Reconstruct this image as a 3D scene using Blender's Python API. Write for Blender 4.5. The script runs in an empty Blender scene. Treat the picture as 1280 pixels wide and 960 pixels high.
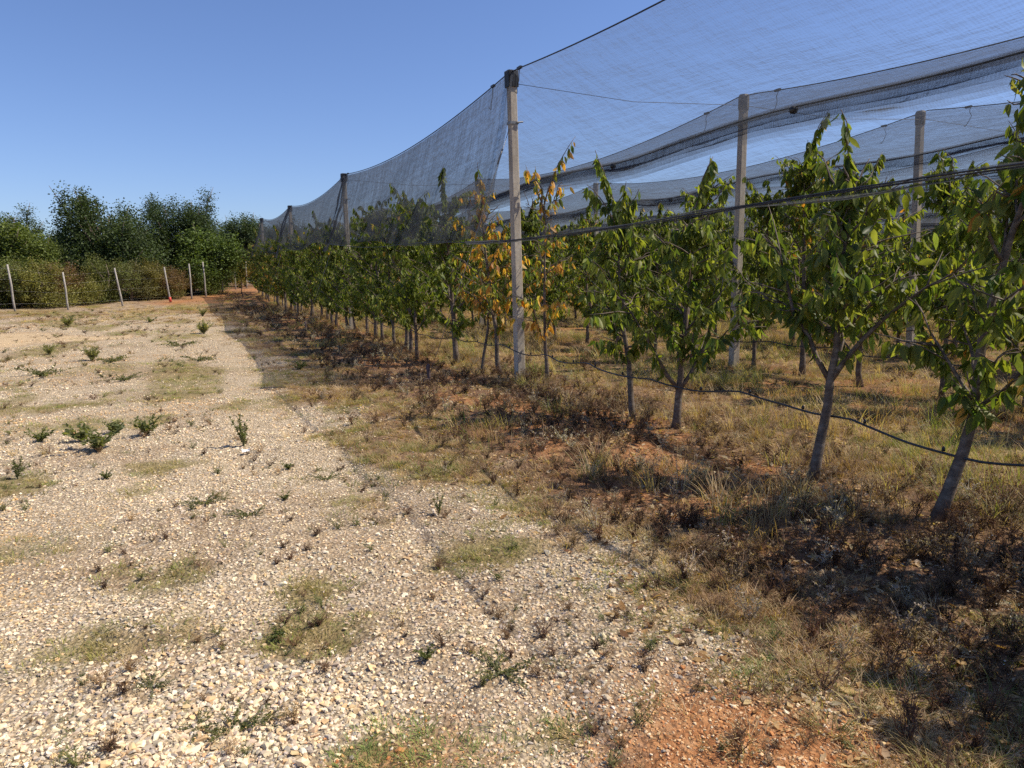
import bpy, bmesh, math, random
import numpy as np
from mathutils import Vector, Matrix

scn = bpy.context.scene
COL = scn.collection
RNG = np.random.default_rng(7)
PI = math.pi

# ------------------------------------------------------------------ camera
CAM_F, CAM_YAW, CAM_PITCH, CAM_ROLL = 903.9, 0.4251, 0.145, -0.012
cam_data = bpy.data.cameras.new('camera')
cam_data.sensor_width = 36.0
cam_data.lens = 36.0 * CAM_F / 1280.0
cam_data.clip_start = 0.05
cam_data.clip_end = 6000
cam = bpy.data.objects.new('camera', cam_data)
COL.objects.link(cam)
sy, cy = math.sin(CAM_YAW), math.cos(CAM_YAW)
F_ = Vector((sy * math.cos(CAM_PITCH), cy * math.cos(CAM_PITCH), -math.sin(CAM_PITCH)))
R_ = Vector((cy, -sy, 0))
U_ = R_.cross(F_)
c_, s_ = math.cos(CAM_ROLL), math.sin(CAM_ROLL)
R2 = c_ * R_ + s_ * U_
U2 = -s_ * R_ + c_ * U_
M = Matrix((R2, U2, -F_)).transposed().to_4x4()
M.translation = Vector((0, 0, 1.5))
cam.matrix_world = M
scn.camera = cam

# ------------------------------------------------------------------ sky, sun, exposure
SUN_EL = math.radians(50.4)
SUN_H = Vector((0.94, -0.342, 0)).normalized()
SUN_AZ = math.atan2(SUN_H.x, SUN_H.y)
world = bpy.data.worlds.new('World')
scn.world = world
world.use_nodes = True
wn = world.node_tree.nodes
wl = world.node_tree.links
sky = wn.new('ShaderNodeTexSky')
sky.sky_type = 'NISHITA'
sky.sun_disc = False
sky.sun_elevation = SUN_EL
sky.sun_rotation = SUN_AZ
sky.altitude = 200
sky.air_density = 1.0
sky.dust_density = 0.7
sky.ozone_density = 2.6
wn['Background'].inputs['Strength'].default_value = 0.078
tintn = wn.new('ShaderNodeMix'); tintn.data_type = 'RGBA'; tintn.blend_type = 'MULTIPLY'
tintn.inputs[0].default_value = 1.0
tintn.inputs[7].default_value = (.92, 1.0, 1.28, 1)            # clear dry autumn air, a little bluer than the model
wl.new(sky.outputs[0], tintn.inputs[6])
wl.new(tintn.outputs[2], wn['Background'].inputs['Color'])
sd = bpy.data.lights.new('sun', 'SUN')
sd.energy = 4.6
sd.angle = math.radians(0.53)
sd.color = (1.0, 0.90, 0.74)
sun = bpy.data.objects.new('sun', sd)
COL.objects.link(sun)
sdir = SUN_H * math.cos(SUN_EL) + Vector((0, 0, math.sin(SUN_EL)))
sun.rotation_euler = (-sdir).to_track_quat('-Z', 'Y').to_euler()
sun.location = sdir * 60
scn.view_settings.view_transform = 'Standard'
scn.view_settings.look = 'None'
scn.view_settings.exposure = 0.58
scn.view_settings.gamma = 1.0
scn.cycles.transparent_max_bounces = 48
scn.cycles.max_bounces = 8
scn.cycles.use_denoising = False

# ------------------------------------------------------------------ helpers
def tag(o, label=None, cat=None, group=None, kind=None):
    if label: o['label'] = label
    if cat: o['category'] = cat
    if group: o['group'] = group
    if kind: o['kind'] = kind
    return o

def empty(name, loc=(0, 0, 0), rz=0.0):
    o = bpy.data.objects.new(name, None)
    o.empty_display_size = 0.2
    o.location = loc
    o.rotation_euler = (0, 0, rz)
    COL.objects.link(o)
    return o

def link(name, me, parent=None, loc=None):
    o = bpy.data.objects.new(name, me)
    COL.objects.link(o)
    if parent is not None: o.parent = parent
    if loc is not None: o.location = loc
    return o

def mesh_np(name, V, faces, mat, smooth=True, col=None, uv=None, facecol=None):
    """V (n,3); faces: list of int arrays (m,3) or (m,4)."""
    me = bpy.data.meshes.new(name)
    V = np.asarray(V, np.float32)
    faces = [np.asarray(f, np.int32) for f in faces if len(f)]
    nl = sum(f.size for f in faces)
    npol = sum(len(f) for f in faces)
    me.vertices.add(len(V)); me.vertices.foreach_set('co', V.ravel())
    me.loops.add(nl); me.polygons.add(npol)
    li = np.concatenate([f.ravel() for f in faces])
    st, tot, base = [], [], 0
    for f in faces:
        k = f.shape[1]
        st.append(base + np.arange(len(f)) * k); tot.append(np.full(len(f), k)); base += f.size
    me.loops.foreach_set('vertex_index', li)
    me.polygons.foreach_set('loop_start', np.concatenate(st).astype(np.int32))
    me.polygons.foreach_set('loop_total', np.concatenate(tot).astype(np.int32))
    me.polygons.foreach_set('use_smooth', np.full(npol, smooth))
    me.update(calc_edges=True)
    if col is not None:
        a = me.attributes.new('col', 'FLOAT_COLOR', 'POINT')
        c = np.ones((len(V), 4), np.float32); c[:, :col.shape[1]] = col
        a.data.foreach_set('color', c.ravel())
    if uv is not None:
        a = me.attributes.new('suv', 'FLOAT_VECTOR', 'POINT')
        c = np.zeros((len(V), 3), np.float32); c[:, :2] = uv
        a.data.foreach_set('vector', c.ravel())
    if mat: me.materials.append(mat)
    me.validate()
    return me

class MB:
    """collects vertices and faces for one mesh"""
    def __init__(s): s.V = []; s.T = []; s.Q = []; s.n = 0
    def add(s, V, T=(), Q=()):
        V = np.asarray(V, float)
        if len(T): s.T.append(np.asarray(T) + s.n)
        if len(Q): s.Q.append(np.asarray(Q) + s.n)
        s.V.append(V); s.n += len(V)
        return s
    def box(s, c, h, taper=1.0, rz=0.0):
        x, y, z = h
        P = np.array([[-x, -y, -z], [x, -y, -z], [x, y, -z], [-x, y, -z], [-x * taper, -y * taper, z], [x * taper, -y * taper, z], [x * taper, y * taper, z], [-x * taper, y * taper, z]])
        if rz:
            ca, sa = math.cos(rz), math.sin(rz)
            P = P @ np.array([[ca, sa, 0], [-sa, ca, 0], [0, 0, 1]])
        s.add(P + np.array(c), Q=[[0, 3, 2, 1], [4, 5, 6, 7], [0, 1, 5, 4], [1, 2, 6, 5], [2, 3, 7, 6], [3, 0, 4, 7]])
        return s
    def tube(s, pts, rad, sides=6, cap=True):
        pts = np.asarray(pts, float); n = len(pts)
        rad = np.broadcast_to(np.asarray(rad, float), (n,))
        t = np.gradient(pts, axis=0); t /= np.linalg.norm(t, axis=1)[:, None] + 1e-9
        ref = np.array([0, 0, 1.0]) if abs(t[:, 2]).mean() < .8 else np.array([1.0, 0, 0])
        a = np.cross(t, ref); a /= np.linalg.norm(a, axis=1)[:, None] + 1e-9
        b = np.cross(t, a)
        th = np.arange(sides) * 2 * PI / sides
        V = pts[:, None] + rad[:, None, None] * (a[:, None] * np.cos(th)[None, :, None] + b[:, None] * np.sin(th)[None, :, None])
        i = np.arange(n - 1)[:, None] * sides; j = np.arange(sides)[None]; k = (j + 1) % sides
        Q = np.stack([i + j, i + sides + j, i + sides + k, i + k], -1).reshape(-1, 4)
        T = []
        V = V.reshape(-1, 3)
        if cap:
            m = len(V); V = np.vstack([V, pts[0], pts[-1]])
            T = [[m, q, (q + 1) % sides] for q in range(sides)] + [[m + 1, (n - 1) * sides + (q + 1) % sides, (n - 1) * sides + q] for q in range(sides)]
        s.add(V, T=T, Q=Q)
        return s
    def mesh(s, name, mat, smooth=True, col=None):
        f = []
        if s.T: f.append(np.concatenate(s.T))
        if s.Q: f.append(np.concatenate(s.Q))
        return mesh_np(name, np.concatenate(s.V), f, mat, smooth, col)

def hash2(ix, iy, seed):
    h = (ix.astype(np.int64) * 374761393 + iy.astype(np.int64) * 668265263 + seed * 1442695041) & 0xffffffff
    h = ((h ^ (h >> 13)) * 1274126177) & 0xffffffff
    return ((h ^ (h >> 16)) & 0xffffff) / float(0xffffff)

def vnoise(x, y, seed=0):
    x = np.asarray(x, float); y = np.asarray(y, float)
    ix = np.floor(x); iy = np.floor(y); fx = x - ix; fy = y - iy
    fx = fx * fx * (3 - 2 * fx); fy = fy * fy * (3 - 2 * fy)
    a = hash2(ix, iy, seed); b = hash2(ix + 1, iy, seed); c = hash2(ix, iy + 1, seed); d = hash2(ix + 1, iy + 1, seed)
    return (a * (1 - fx) + b * fx) * (1 - fy) + (c * (1 - fx) + d * fx) * fy

def fbm(x, y, f=1.0, o=4, seed=0):
    s = 0; a = .5; t = 0
    for k in range(o):
        s = s + a * vnoise(np.asarray(x) * f + 17.3 * k, np.asarray(y) * f - 9.1 * k, seed + k); t += a; a *= .5; f *= 2.03
    return s / t

def sst(a, b, x):
    t = np.clip((np.asarray(x, float) - a) / (b - a), 0, 1)
    return t * t * (3 - 2 * t)

def terr0(y):
    y = np.asarray(y, float)
    yy = np.minimum(y, 62.)
    return .44 * np.maximum(0, yy - 14) / 30 + .48 * sst(36, 52, y)

def terr(x, y):
    x = np.asarray(x, float); y = np.asarray(y, float)
    r = np.hypot(x, y)
    b = (fbm(x, y, .9, 3, 3) - .5) * .10 + (fbm(x, y, 3.1, 2, 5) - .5) * .035
    return terr0(y) + b * sst(400, 60, r)

def tz(x, y): return float(terr(np.array([x]), np.array([y]))[0])

def at(px, fwd):
    """ground position at a bearing and a forward distance from the viewpoint"""
    xc = (px - 640) / CAM_F * fwd
    return (sy * fwd + cy * xc, cy * fwd - sy * xc)

# ------------------------------------------------------------------ material helper
class NM:
    def __init__(s, name):
        s.m = bpy.data.materials.new(name); s.m.use_nodes = True
        s.nt = s.m.node_tree; s.nt.nodes.clear()
        s.out = s.nt.nodes.new('ShaderNodeOutputMaterial')
    def n(s, t, ins=None, **kw):
        nd = s.nt.nodes.new('ShaderNode' + t)
        for k, v in kw.items(): setattr(nd, k, v)
        for k, v in (ins or {}).items():
            if isinstance(v, bpy.types.NodeSocket): s.nt.links.new(v, nd.inputs[k])
            else: nd.inputs[k].default_value = v
        return nd
    def noise(s, vec, scale, detail=4, rough=.55):
        return s.n('TexNoise', {'Vector': vec, 'Scale': scale, 'Detail': detail, 'Roughness': rough}).outputs['Fac']
    def ramp(s, fac, stops):
        r = s.n('ValToRGB', {'Fac': fac}); e = r.color_ramp.elements
        while len(e) < len(stops): e.new(.5)
        for q, (p, c) in zip(e, stops): q.position = p; q.color = (*c, 1) if len(c) == 3 else c
        return r.outputs['Color']
    def mix(s, fac, a, b, blend='MIX'):
        m = s.n('Mix', data_type='RGBA', blend_type=blend)
        for k, v in ((0, fac), (6, a), (7, b)):
            if isinstance(v, bpy.types.NodeSocket): s.nt.links.new(v, m.inputs[k])
            else: m.inputs[k].default_value = v if k == 0 else ((*v, 1) if len(v) == 3 else v)
        return m.outputs[2]
    def math(s, op, a, b=None, c=None, clamp=False):
        m = s.n('Math', operation=op, use_clamp=clamp)
        for k, v in enumerate((a, b, c)):
            if v is None: continue
            if isinstance(v, bpy.types.NodeSocket): s.nt.links.new(v, m.inputs[k])
            else: m.inputs[k].default_value = v
        return m.outputs[0]
    def bump(s, h, strength=.5, dist=.02):
        return s.n('Bump', {'Height': h, 'Strength': strength, 'Distance': dist}).outputs['Normal']
    def attr(s, name, typ='GEOMETRY'):
        return s.n('Attribute', attribute_name=name, attribute_type=typ)
    def pbsdf(s, color, rough=.8, normal=None, **kw):
        b = s.n('BsdfPrincipled', {'Roughness': rough})
        for k, v in (('Base Color', color), ('Normal', normal)):
            if v is None: continue
            if isinstance(v, bpy.types.NodeSocket): s.nt.links.new(v, b.inputs[k])
            else: b.inputs[k].default_value = (*v, 1)
        for k, v in kw.items(): b.inputs[k.replace('_', ' ')].default_value = v
        return b.outputs[0]
    def end(s, sh):
        s.nt.links.new(sh, s.out.inputs['Surface']); return s.m

def obj_coord(m): return m.n('TexCoord').outputs['Object']

# leaf: point colour x object colour, some light passes through
def leaf_mat(name, instancer=False, trans=.48, rough=.5, spec=.3):
    m = NM(name)
    col = m.attr('tint', 'INSTANCER').outputs['Color'] if instancer else m.mix(1.0, m.attr('col').outputs['Color'], m.n('ObjectInfo').outputs['Color'], 'MULTIPLY')
    nz = m.noise(obj_coord(m), 9.0 if not instancer else 40.0, 2)
    col = m.mix(1.0, col, m.ramp(nz, [(.25, (.72, .72, .72)), (.75, (1.25, 1.22, 1.1))]), 'MULTIPLY')
    p = m.pbsdf(col, rough, Specular_IOR_Level=spec)
    tcol = m.mix(1.0, col, (1.9, 1.9, .7), 'MULTIPLY')
    t = m.n('BsdfTranslucent', {'Color': tcol}).outputs[0]
    return m.end(m.n('MixShader', {0: trans, 1: p, 2: t}).outputs[0])

LEAF = leaf_mat('tree_leaf')
LEAF_FAR = leaf_mat('shrub_leaf', trans=.25, rough=.6)
GRASS = leaf_mat('grass_blade', True, trans=.3, rough=.6, spec=.15)

m = NM('gravel_stone')
nz = m.noise(obj_coord(m), 3.0, 3)
c = m.mix(1.0, m.attr('tint', 'INSTANCER').outputs['Color'], m.ramp(nz, [(.3, (.8, .78, .74)), (.7, (1.12, 1.1, 1.06))]), 'MULTIPLY')
STONE = m.end(m.pbsdf(c, .85, Specular_IOR_Level=.2))
m = NM('loose_stone')
nz = m.noise(obj_coord(m), 60.0, 3)
c = m.mix(1.0, m.n('ObjectInfo').outputs['Color'], m.ramp(nz, [(.3, (.8, .78, .74)), (.7, (1.12, 1.1, 1.06))]), 'MULTIPLY')
STONE_OBJ = m.end(m.pbsdf(c, .85, Specular_IOR_Level=.2))

# bark: grey with paler lower stem, horizontal lenticels and dark knots
m = NM('bark')
oc = obj_coord(m)
mp = m.n('Mapping', {'Vector': oc, 'Scale': (1, 1, 1.6)}).outputs[0]
n1 = m.noise(mp, 14, 5, .65); n2 = m.noise(oc, 5, 3)
c = m.ramp(n1, [(.3, (.045, .032, .025)), (.5, (.145, .112, .085)), (.74, (.30, .255, .21))])
c = m.mix(m.ramp(n2, [(.35, (0, 0, 0)), (.65, (.6, .6, .6))]), c, (.10, .065, .05))
BARK = m.end(m.pbsdf(c, .85, m.bump(n1, .6, .006)))

m = NM('concrete')
oc = obj_coord(m)
n1 = m.noise(oc, 26, 5, .65); n2 = m.noise(m.n('Mapping', {'Vector': oc, 'Scale': (3, 3, .5)}).outputs[0], 3, 4)
c = m.ramp(n1, [(.3, (.36, .32, .265)), (.6, (.50, .45, .375)), (.8, (.58, .53, .45))])
c = m.mix(m.ramp(n2, [(.42, (0, 0, 0)), (.68, (.75, .75, .75))]), c, (.26, .215, .165))
CONCRETE = m.end(m.pbsdf(c, .9, m.bump(n1, .5, .004)))

def plain(name, c, rough=.6, scale=20, var=.3, metal=0.0, bump=.2):
    m = NM(name)
    nz = m.noise(obj_coord(m), scale, 4)
    col = m.ramp(nz, [(.3, tuple(v * (1 - var) for v in c)), (.7, tuple(v * (1 + var) for v in c))])
    return m.end(m.pbsdf(col, rough, m.bump(nz, bump, .004), Metallic=metal))

CAP_BLACK = plain('cap_plastic', (.018, .018, .02), .45)
CAP_GREY = plain('cap_grey', (.17, .15, .13), .8)
CABLE = plain('cable_black', (.02, .02, .022), .5)
STEEL = plain('galvanised_steel', (.22, .22, .22), .45, metal=.6)
HOSE = plain('hose_plastic', (.022, .026, .032), .3, 8)
OLDWOOD = plain('weathered_wood', (.29, .265, .235), .9, 14, .35)
REDPAINT = plain('red_paint', (.5, .06, .04), .7)
RUST = plain('rusty_iron', (.09, .06, .06), .8)
WHITE_LITTER = plain('pale_paper', (.75, .74, .72), .8)
FRUIT = plain('dried_fruit', (.025, .012, .012), .6)

def net_mat(name, a0, fold=1.0):
    """woven hail net: opacity is set by how many threads a ray meets, so it grows at grazing angles"""
    m = NM(name)
    uv = m.attr('suv').outputs['Vector']
    wr = m.noise(m.n('Mapping', {'Vector': uv, 'Scale': (1.1, .35, 1), 'Rotation': (0, 0, .5)}).outputs[0], 1.6, 6, .62)
    wr2 = m.noise(m.n('Mapping', {'Vector': uv, 'Scale': (.5, 3.0, 1), 'Rotation': (0, 0, .12)}).outputs[0], 2.0, 5, .65)
    nrm = m.bump(m.math('ADD', wr, wr2), .42 * fold, .35)
    inc = m.n('NewGeometry').outputs['Incoming']
    dt = m.n('VectorMath', {0: nrm, 1: inc}, operation='DOT_PRODUCT').outputs['Value']
    cs = m.math('MAXIMUM', m.math('ABSOLUTE', dt), .16)
    wave = m.n('TexWave', {'Vector': uv, 'Scale': 9.0, 'Distortion': .5, 'Detail': 1.0}, bands_direction='X').outputs['Fac']
    wave2 = m.n('TexWave', {'Vector': uv, 'Scale': 3.0, 'Distortion': 1.0, 'Detail': 1.0}, bands_direction='Y').outputs['Fac']
    k = m.math('ADD', m.math('MULTIPLY', wave, .34), m.math('MULTIPLY', wave2, .08))
    crease = m.math('SUBTRACT', 1.0, m.math('MULTIPLY', m.math('ABSOLUTE', m.math('SUBTRACT', wr2, .5)), 22.0), clamp=True)
    k = m.math('ADD', m.math('ADD', k, .78), m.math('MULTIPLY', crease, .30 * fold))
    thr = m.math('MULTIPLY', k, -math.log(1 - a0))
    al = m.math('SUBTRACT', 1.0, m.math('EXPONENT', m.math('MULTIPLY', m.math('DIVIDE', thr, cs), -1.0)), clamp=True)
    d = m.n('BsdfDiffuse', {'Color': (.035, .038, .046, 1)}).outputs[0]
    tl = m.n('BsdfTranslucent', {'Color': (.05, .055, .065, 1)}).outputs[0]
    th = m.n('AddShader', {0: d, 1: tl}).outputs[0]
    tr = m.n('BsdfTransparent').outputs[0]
    return m.end(m.n('MixShader', {0: al, 1: tr, 2: th}).outputs[0])

NET_ROOF = net_mat('net_mesh_roof', .115, .8)
NET_SIDE = net_mat('net_mesh_side', .215, .8)
NET_SEAM = net_mat('net_mesh_seam', .36, .6)
NET_FOLD = net_mat('net_mesh_folded', .22, .6)

# ------------------------------------------------------------------ where each soil lies
PATCHES = [(-.27, 3.92, .36, .22), (.53, 3.53, .22, .22), (.46, 3.02, .24, .2), (-.23, 6.42, .42, .55), (.99, 4.65, .26, .3), (1.05, 1.96, .2, .17), (.55, 2.06, .26, .16),
           (1.5, 3.67, .34, .3), (-.55, 3.32, .4, .2), (-.8, 8.75, .7, .5), (1.39, 7.15, .45, .5), (-.1, 10.6, .8, .7), (.9, 9.4, .6, .6), (-1.7, 10.3, .7, .5), (1.6, 11.5, .5, .9), (-.85, 4.75, .3, .25),
           (1.75, 5.3, .35, .5), (.4, 13.2, .8, .6), (-1.35, 6.3, .4, .3), (.75, 5.6, .25, .3), (1.85, 8.9, .4, .8)]

def edge_x(y): return 1.85 - .50 * sst(3.2, 8.0, y) + .5 * (fbm(y, y * 0 + 3.3, .45, 3, 11) - .5) - .15 * sst(9, 20, y) + .6 * sst(22, 42, y)

def seg_dist(x, y, a, b):
    ax, ay = a; bx, by = b
    t = np.clip(((x - ax) * (bx - ax) + (y - ay) * (by - ay)) / ((bx - ax) ** 2 + (by - ay) ** 2), 0, 1)
    return np.hypot(x - ax - t * (bx - ax), y - ay - t * (by - ay))

def zones(x, y):
    e = edge_x(y)
    nz = fbm(x, y, 1.3, 4, 21)
    side = sst(.62, -.50, x - e + (nz - .5) * 2.2)
    turf = np.zeros_like(x)
    for (px, py, rx, ry) in PATCHES:
        d = np.hypot((x - px) / rx, (y - py) / ry) + (fbm(x, y, 2.6, 4, 31) - .5) * 2.3
        turf = np.maximum(turf, sst(1.3, .25, d))
    far = fbm(x, y * .6, .8, 4, 41)
    turf = np.maximum(turf, sst(.52, .64, far) * sst(6, 13, y) * .75)
    turf *= side
    sand = sst(1.0, .45, np.abs(cy * y + sy * x - 18.6 + (nz - .5) * 1.6) / (.25 + 2.2 * sst(-.8, -4.5, x))) * sst(.2, -1.6, x + (nz - .5) * 1.0)
    turf *= (1 - sand) * (1 - .55 * track(x))
    red = sst(1.25, .25, np.hypot((x - 1.48) / .60, (y - 1.47) / .66) + (nz - .5) * .9)
    red = np.maximum(red, .55 * sst(1.2, .3, np.hypot((x - .05) / .8, (y - 1.9) / .45) + (nz - .5) * 1.4))
    red = np.maximum(red, sst(1.2, .2, seg_dist(x, y, (.2, 40.5), (6.0, 51.5)) / 2.6 + (nz - .5) * 1.2) * (.45 + .5 * sst(.3, .7, fbm(x, y, .5, 3, 57))))
    rn = fbm(x, y, .8, 4, 51)
    red = np.maximum(red, sst(.46, .60, rn) * sst(2.2, 3.0, x) * sst(6.0, 4.6, x) * .70 * sst(2.0, 3.6, y))
    red = np.maximum(red, sst(.56, .66, rn) * sst(6.0, 7.0, x) * .7)
    bare = sst(.54, .68, fbm(x, y, .85, 5, 45)) * sst(40, 8, y)
    gravel = side * (1 - turf * .6) * (1 - .38 * bare) * (1 - sand) * (1 - .45 * sst(24, 34, y)) * (1 - .75 * np.clip(red, 0, 1) * sst(1.1, .9, np.hypot((x - 1.42) / .7, (y - 1.55) / .8)))
    gravel *= sst(46, 38, y + .4 * x)
    return gravel, np.clip(red, 0, 1), sand, turf, side

def litter_zone(x, y):
    return sst(1.9, 2.7, x + .5 * (fbm(x, y, .8, 3, 161) - .5)) * sst(4.8, 3.9, x) * (.45 + .55 * sst(.35, .6, fbm(x, y, 1.0, 3, 163)))

def track(x):
    return np.maximum(sst(.34, .08, np.abs(x - .78)), sst(.34, .08, np.abs(x + .75)))

# ------------------------------------------------------------------ ground
m = NM('ground_soil')
geo = m.n('NewGeometry').outputs['Position']
z = m.attr('zone').outputs['Color']; sep = m.n('SeparateColor', {0: z}); gv, rd, sa = sep.outputs[0], sep.outputs[1], sep.outputs[2]
tf = m.attr('turf').outputs['Fac']
n1 = m.noise(geo, 2.2, 6, .65); n2 = m.noise(geo, 14, 5, .7); n3 = m.noise(geo, 90, 3, .6)
nd = m.noise(geo, 3.5, 5, .6)
dry = m.ramp(n2, [(.28, (.11, .062, .036)), (.48, (.25, .155, .09)), (.62, (.34, .235, .14)), (.8, (.43, .32, .21))])
dry = m.mix(m.ramp(n1, [(.35, (.75, .75, .75)), (.55, (0, 0, 0))]), dry, m.ramp(n2, [(.3, (.055, .036, .026)), (.7, (.19, .125, .085))]))
vor = m.n('TexVoronoi', {'Vector': geo, 'Scale': 48.0, 'Randomness': 1.0})
vcol = m.n('SeparateColor', {0: vor.outputs['Color']}).outputs[0]
gcol = m.ramp(vcol, [(0.0, (.26, .21, .15)), (.3, (.46, .37, .26)), (.65, (.60, .50, .37)), (1.0, (.70, .61, .48))])
gcol = m.mix(m.ramp(vor.outputs['Distance'], [(.25, (0, 0, 0)), (.62, (.75, .75, .75))]), gcol, (.25, .19, .12))
gcol = m.mix(m.ramp(n1, [(.4, (0, 0, 0)), (.75, (.5, .5, .5))]), gcol, (.42, .31, .19))
rcol = m.ramp(n2, [(.28, (.17, .065, .03)), (.5, (.36, .165, .07)), (.75, (.50, .29, .15))])
scol = m.ramp(n2, [(.3, (.44, .32, .19)), (.7, (.56, .43, .27))])
tcol = m.ramp(n2, [(.3, (.10, .095, .03)), (.5, (.21, .185, .07)), (.75, (.36, .29, .15))])
def sharpen(f, amt=.55):
    return m.math('MULTIPLY_ADD', m.math('SUBTRACT', m.math('ADD', f, m.math('MULTIPLY', m.math('SUBTRACT', n2, .5), amt)), .5), 1.7, .5, clamp=True)
lit = m.attr('zone').outputs['Alpha']
dry = m.mix(m.math('MULTIPLY', sharpen(lit, .8), .75), dry, m.ramp(n2, [(.3, (.065, .036, .024)), (.52, (.18, .10, .06)), (.75, (.30, .19, .12))]))
c = m.mix(sharpen(gv, .9), dry, gcol)
c = m.mix(m.math('MULTIPLY', sharpen(tf, .9), .5), c, tcol)
c = m.mix(sharpen(rd, .8), c, rcol)
c = m.mix(sharpen(sa, .3), c, scol)
c = m.mix(1.0, c, m.ramp(n3, [(.3, (.72, .72, .72)), (.7, (1.2, 1.2, 1.2))]), 'MULTIPLY')
hgt = m.math('ADD', m.math('MULTIPLY', n2, .6), m.math('ADD', m.math('MULTIPLY', n3, .35), m.math('MULTIPLY', vor.outputs['Distance'], -.5)))
GROUND = m.end(m.pbsdf(c, .95, m.bump(hgt, .9, .03), Specular_IOR_Level=.1))

rings = np.concatenate([[0.0], np.geomspace(.35, 2500, 300)])
dens = lambda a: np.where((a > -.45) & (a < 1.35), 3.2, 1.0)
aa = np.linspace(-PI, PI, 4001); w = dens((aa[1:] + aa[:-1]) / 2); cw = np.concatenate([[0], np.cumsum(w)]); cw /= cw[-1]
ang = np.interp(np.linspace(0, 1, 441)[:-1], cw, aa)
NR, NA = len(rings), len(ang)
X = rings[1:, None] * np.sin(ang)[None]; Y = rings[1:, None] * np.cos(ang)[None]
X = np.concatenate([[0], X.ravel()]); Y = np.concatenate([[0], Y.ravel()])
Z = terr(X, Y)
V = np.stack([X, Y, Z], 1)
j = np.arange(NA); jn = (j + 1) % NA
T = np.stack([np.zeros(NA, int), 1 + jn, 1 + j], 1)
i = np.arange(NR - 2)[:, None] * NA + 1
Q = np.stack([i + j, i + jn, i + NA + jn, i + NA + j], -1).reshape(-1, 4)
gm = mesh_np('ground', V, [T, Q], GROUND)
g_, r_, s2_, t_, _ = zones(X, Y)
a = gm.attributes.new('zone', 'FLOAT_COLOR', 'POINT')
a.data.foreach_set('color', np.stack([g_, r_, s2_, litter_zone(X, Y)], 1).astype(np.float32).ravel())
a = gm.attributes.new('turf', 'FLOAT', 'POINT'); a.data.foreach_set('value', t_.astype(np.float32))
ground = tag(link('ground', gm), kind='structure')

# ------------------------------------------------------------------ scatter with geometry nodes
def scatter(name, variants, pos, rot, scl, idx, tint, mat):
    c = bpy.data.collections.new(name + '_source')
    for k, me in enumerate(variants):
        c.objects.link(bpy.data.objects.new('%s_%02d' % (name, k), me))
    n = len(pos)
    me = bpy.data.meshes.new(name)
    me.vertices.add(n); me.vertices.foreach_set('co', np.asarray(pos, np.float32).ravel())
    for nm, typ, key, d in (('rot', 'FLOAT_VECTOR', 'vector', rot), ('scl', 'FLOAT_VECTOR', 'vector', scl), ('tint', 'FLOAT_COLOR', 'color', np.hstack([tint, np.ones((n, 1))])), ('idx', 'INT', 'value', idx)):
        at_ = me.attributes.new(nm, typ, 'POINT')
        at_.data.foreach_set(key, np.asarray(d, np.int32 if typ == 'INT' else np.float32).ravel())
    me.materials.append(mat)
    o = link(name, me)
    ng = bpy.data.node_groups.new(name, 'GeometryNodeTree')
    ng.interface.new_socket('Geometry', in_out='INPUT', socket_type='NodeSocketGeometry')
    ng.interface.new_socket('Geometry', in_out='OUTPUT', socket_type='NodeSocketGeometry')
    N = ng.nodes; L = ng.links
    gi = N.new('NodeGroupInput'); go = N.new('NodeGroupOutput')
    ci = N.new('GeometryNodeCollectionInfo'); ci.inputs['Collection'].default_value = c
    ci.inputs['Separate Children'].default_value = True; ci.inputs['Reset Children'].default_value = True
    ip = N.new('GeometryNodeInstanceOnPoints'); ip.inputs['Pick Instance'].default_value = True
    def na(nm, typ):
        q = N.new('GeometryNodeInputNamedAttribute'); q.data_type = typ; q.inputs['Name'].default_value = nm; return q.outputs['Attribute']
    er = N.new('FunctionNodeEulerToRotation')
    L.new(na('rot', 'FLOAT_VECTOR'), er.inputs[0]); L.new(er.outputs[0], ip.inputs['Rotation'])
    L.new(na('scl', 'FLOAT_VECTOR'), ip.inputs['Scale']); L.new(na('idx', 'INT'), ip.inputs['Instance Index'])
    L.new(gi.outputs[0], ip.inputs['Points']); L.new(ci.outputs[0], ip.inputs['Instance']); L.new(ip.outputs[0], go.inputs[0])
    md = o.modifiers.new('scatter', 'NODES'); md.node_group = ng
    return o

def cells(dens_fn, r0, r1, a0=-.42, a1=1.30, n=100000, pw=1.0, seed=1):
    """random ground points in a sector round the viewpoint: density falls as 1/r**pw"""
    rg = np.random.default_rng(seed)
    u = rg.random(n)
    k = 2 - pw
    r = (r0 ** k + u * (r1 ** k - r0 ** k)) ** (1 / k)
    th = a0 + (a1 - a0) * rg.random(n)
    x = r * np.sin(th); y = r * np.cos(th)
    keep = rg.random(n) < dens_fn(x, y)
    return x[keep], y[keep], r[keep], rg

def pick(rg, pal, n, jit=.12):
    pal = np.array(pal)
    c = pal[rg.integers(0, len(pal), n)]
    return np.clip(c * (1 + (rg.random((n, 1)) - .5) * 2 * jit) * (1 + (rg.random((n, 3)) - .5) * .08), 0, 1)

# ---- stones: faceted chips
def chip(seed, mat, size=1.0):
    rg = np.random.default_rng(seed)
    bm = bmesh.new()
    sc = np.array([1, .62 + .3 * rg.random(), .38 + .25 * rg.random()]) * .5 * size
    for _ in range(13):
        v = rg.normal(size=3); v /= np.linalg.norm(v)
        v = np.sign(v) * np.abs(v) ** .75
        bm.verts.new(v * sc * (.85 + .3 * rg.random()))
    r = bmesh.ops.convex_hull(bm, input=bm.verts)
    bmesh.ops.delete(bm, geom=[g for g in bm.verts if not g.link_faces], context='VERTS')
    me = bpy.data.meshes.new('stone'); bm.to_mesh(me); bm.free()
    me.materials.append(mat)
    return me

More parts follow.
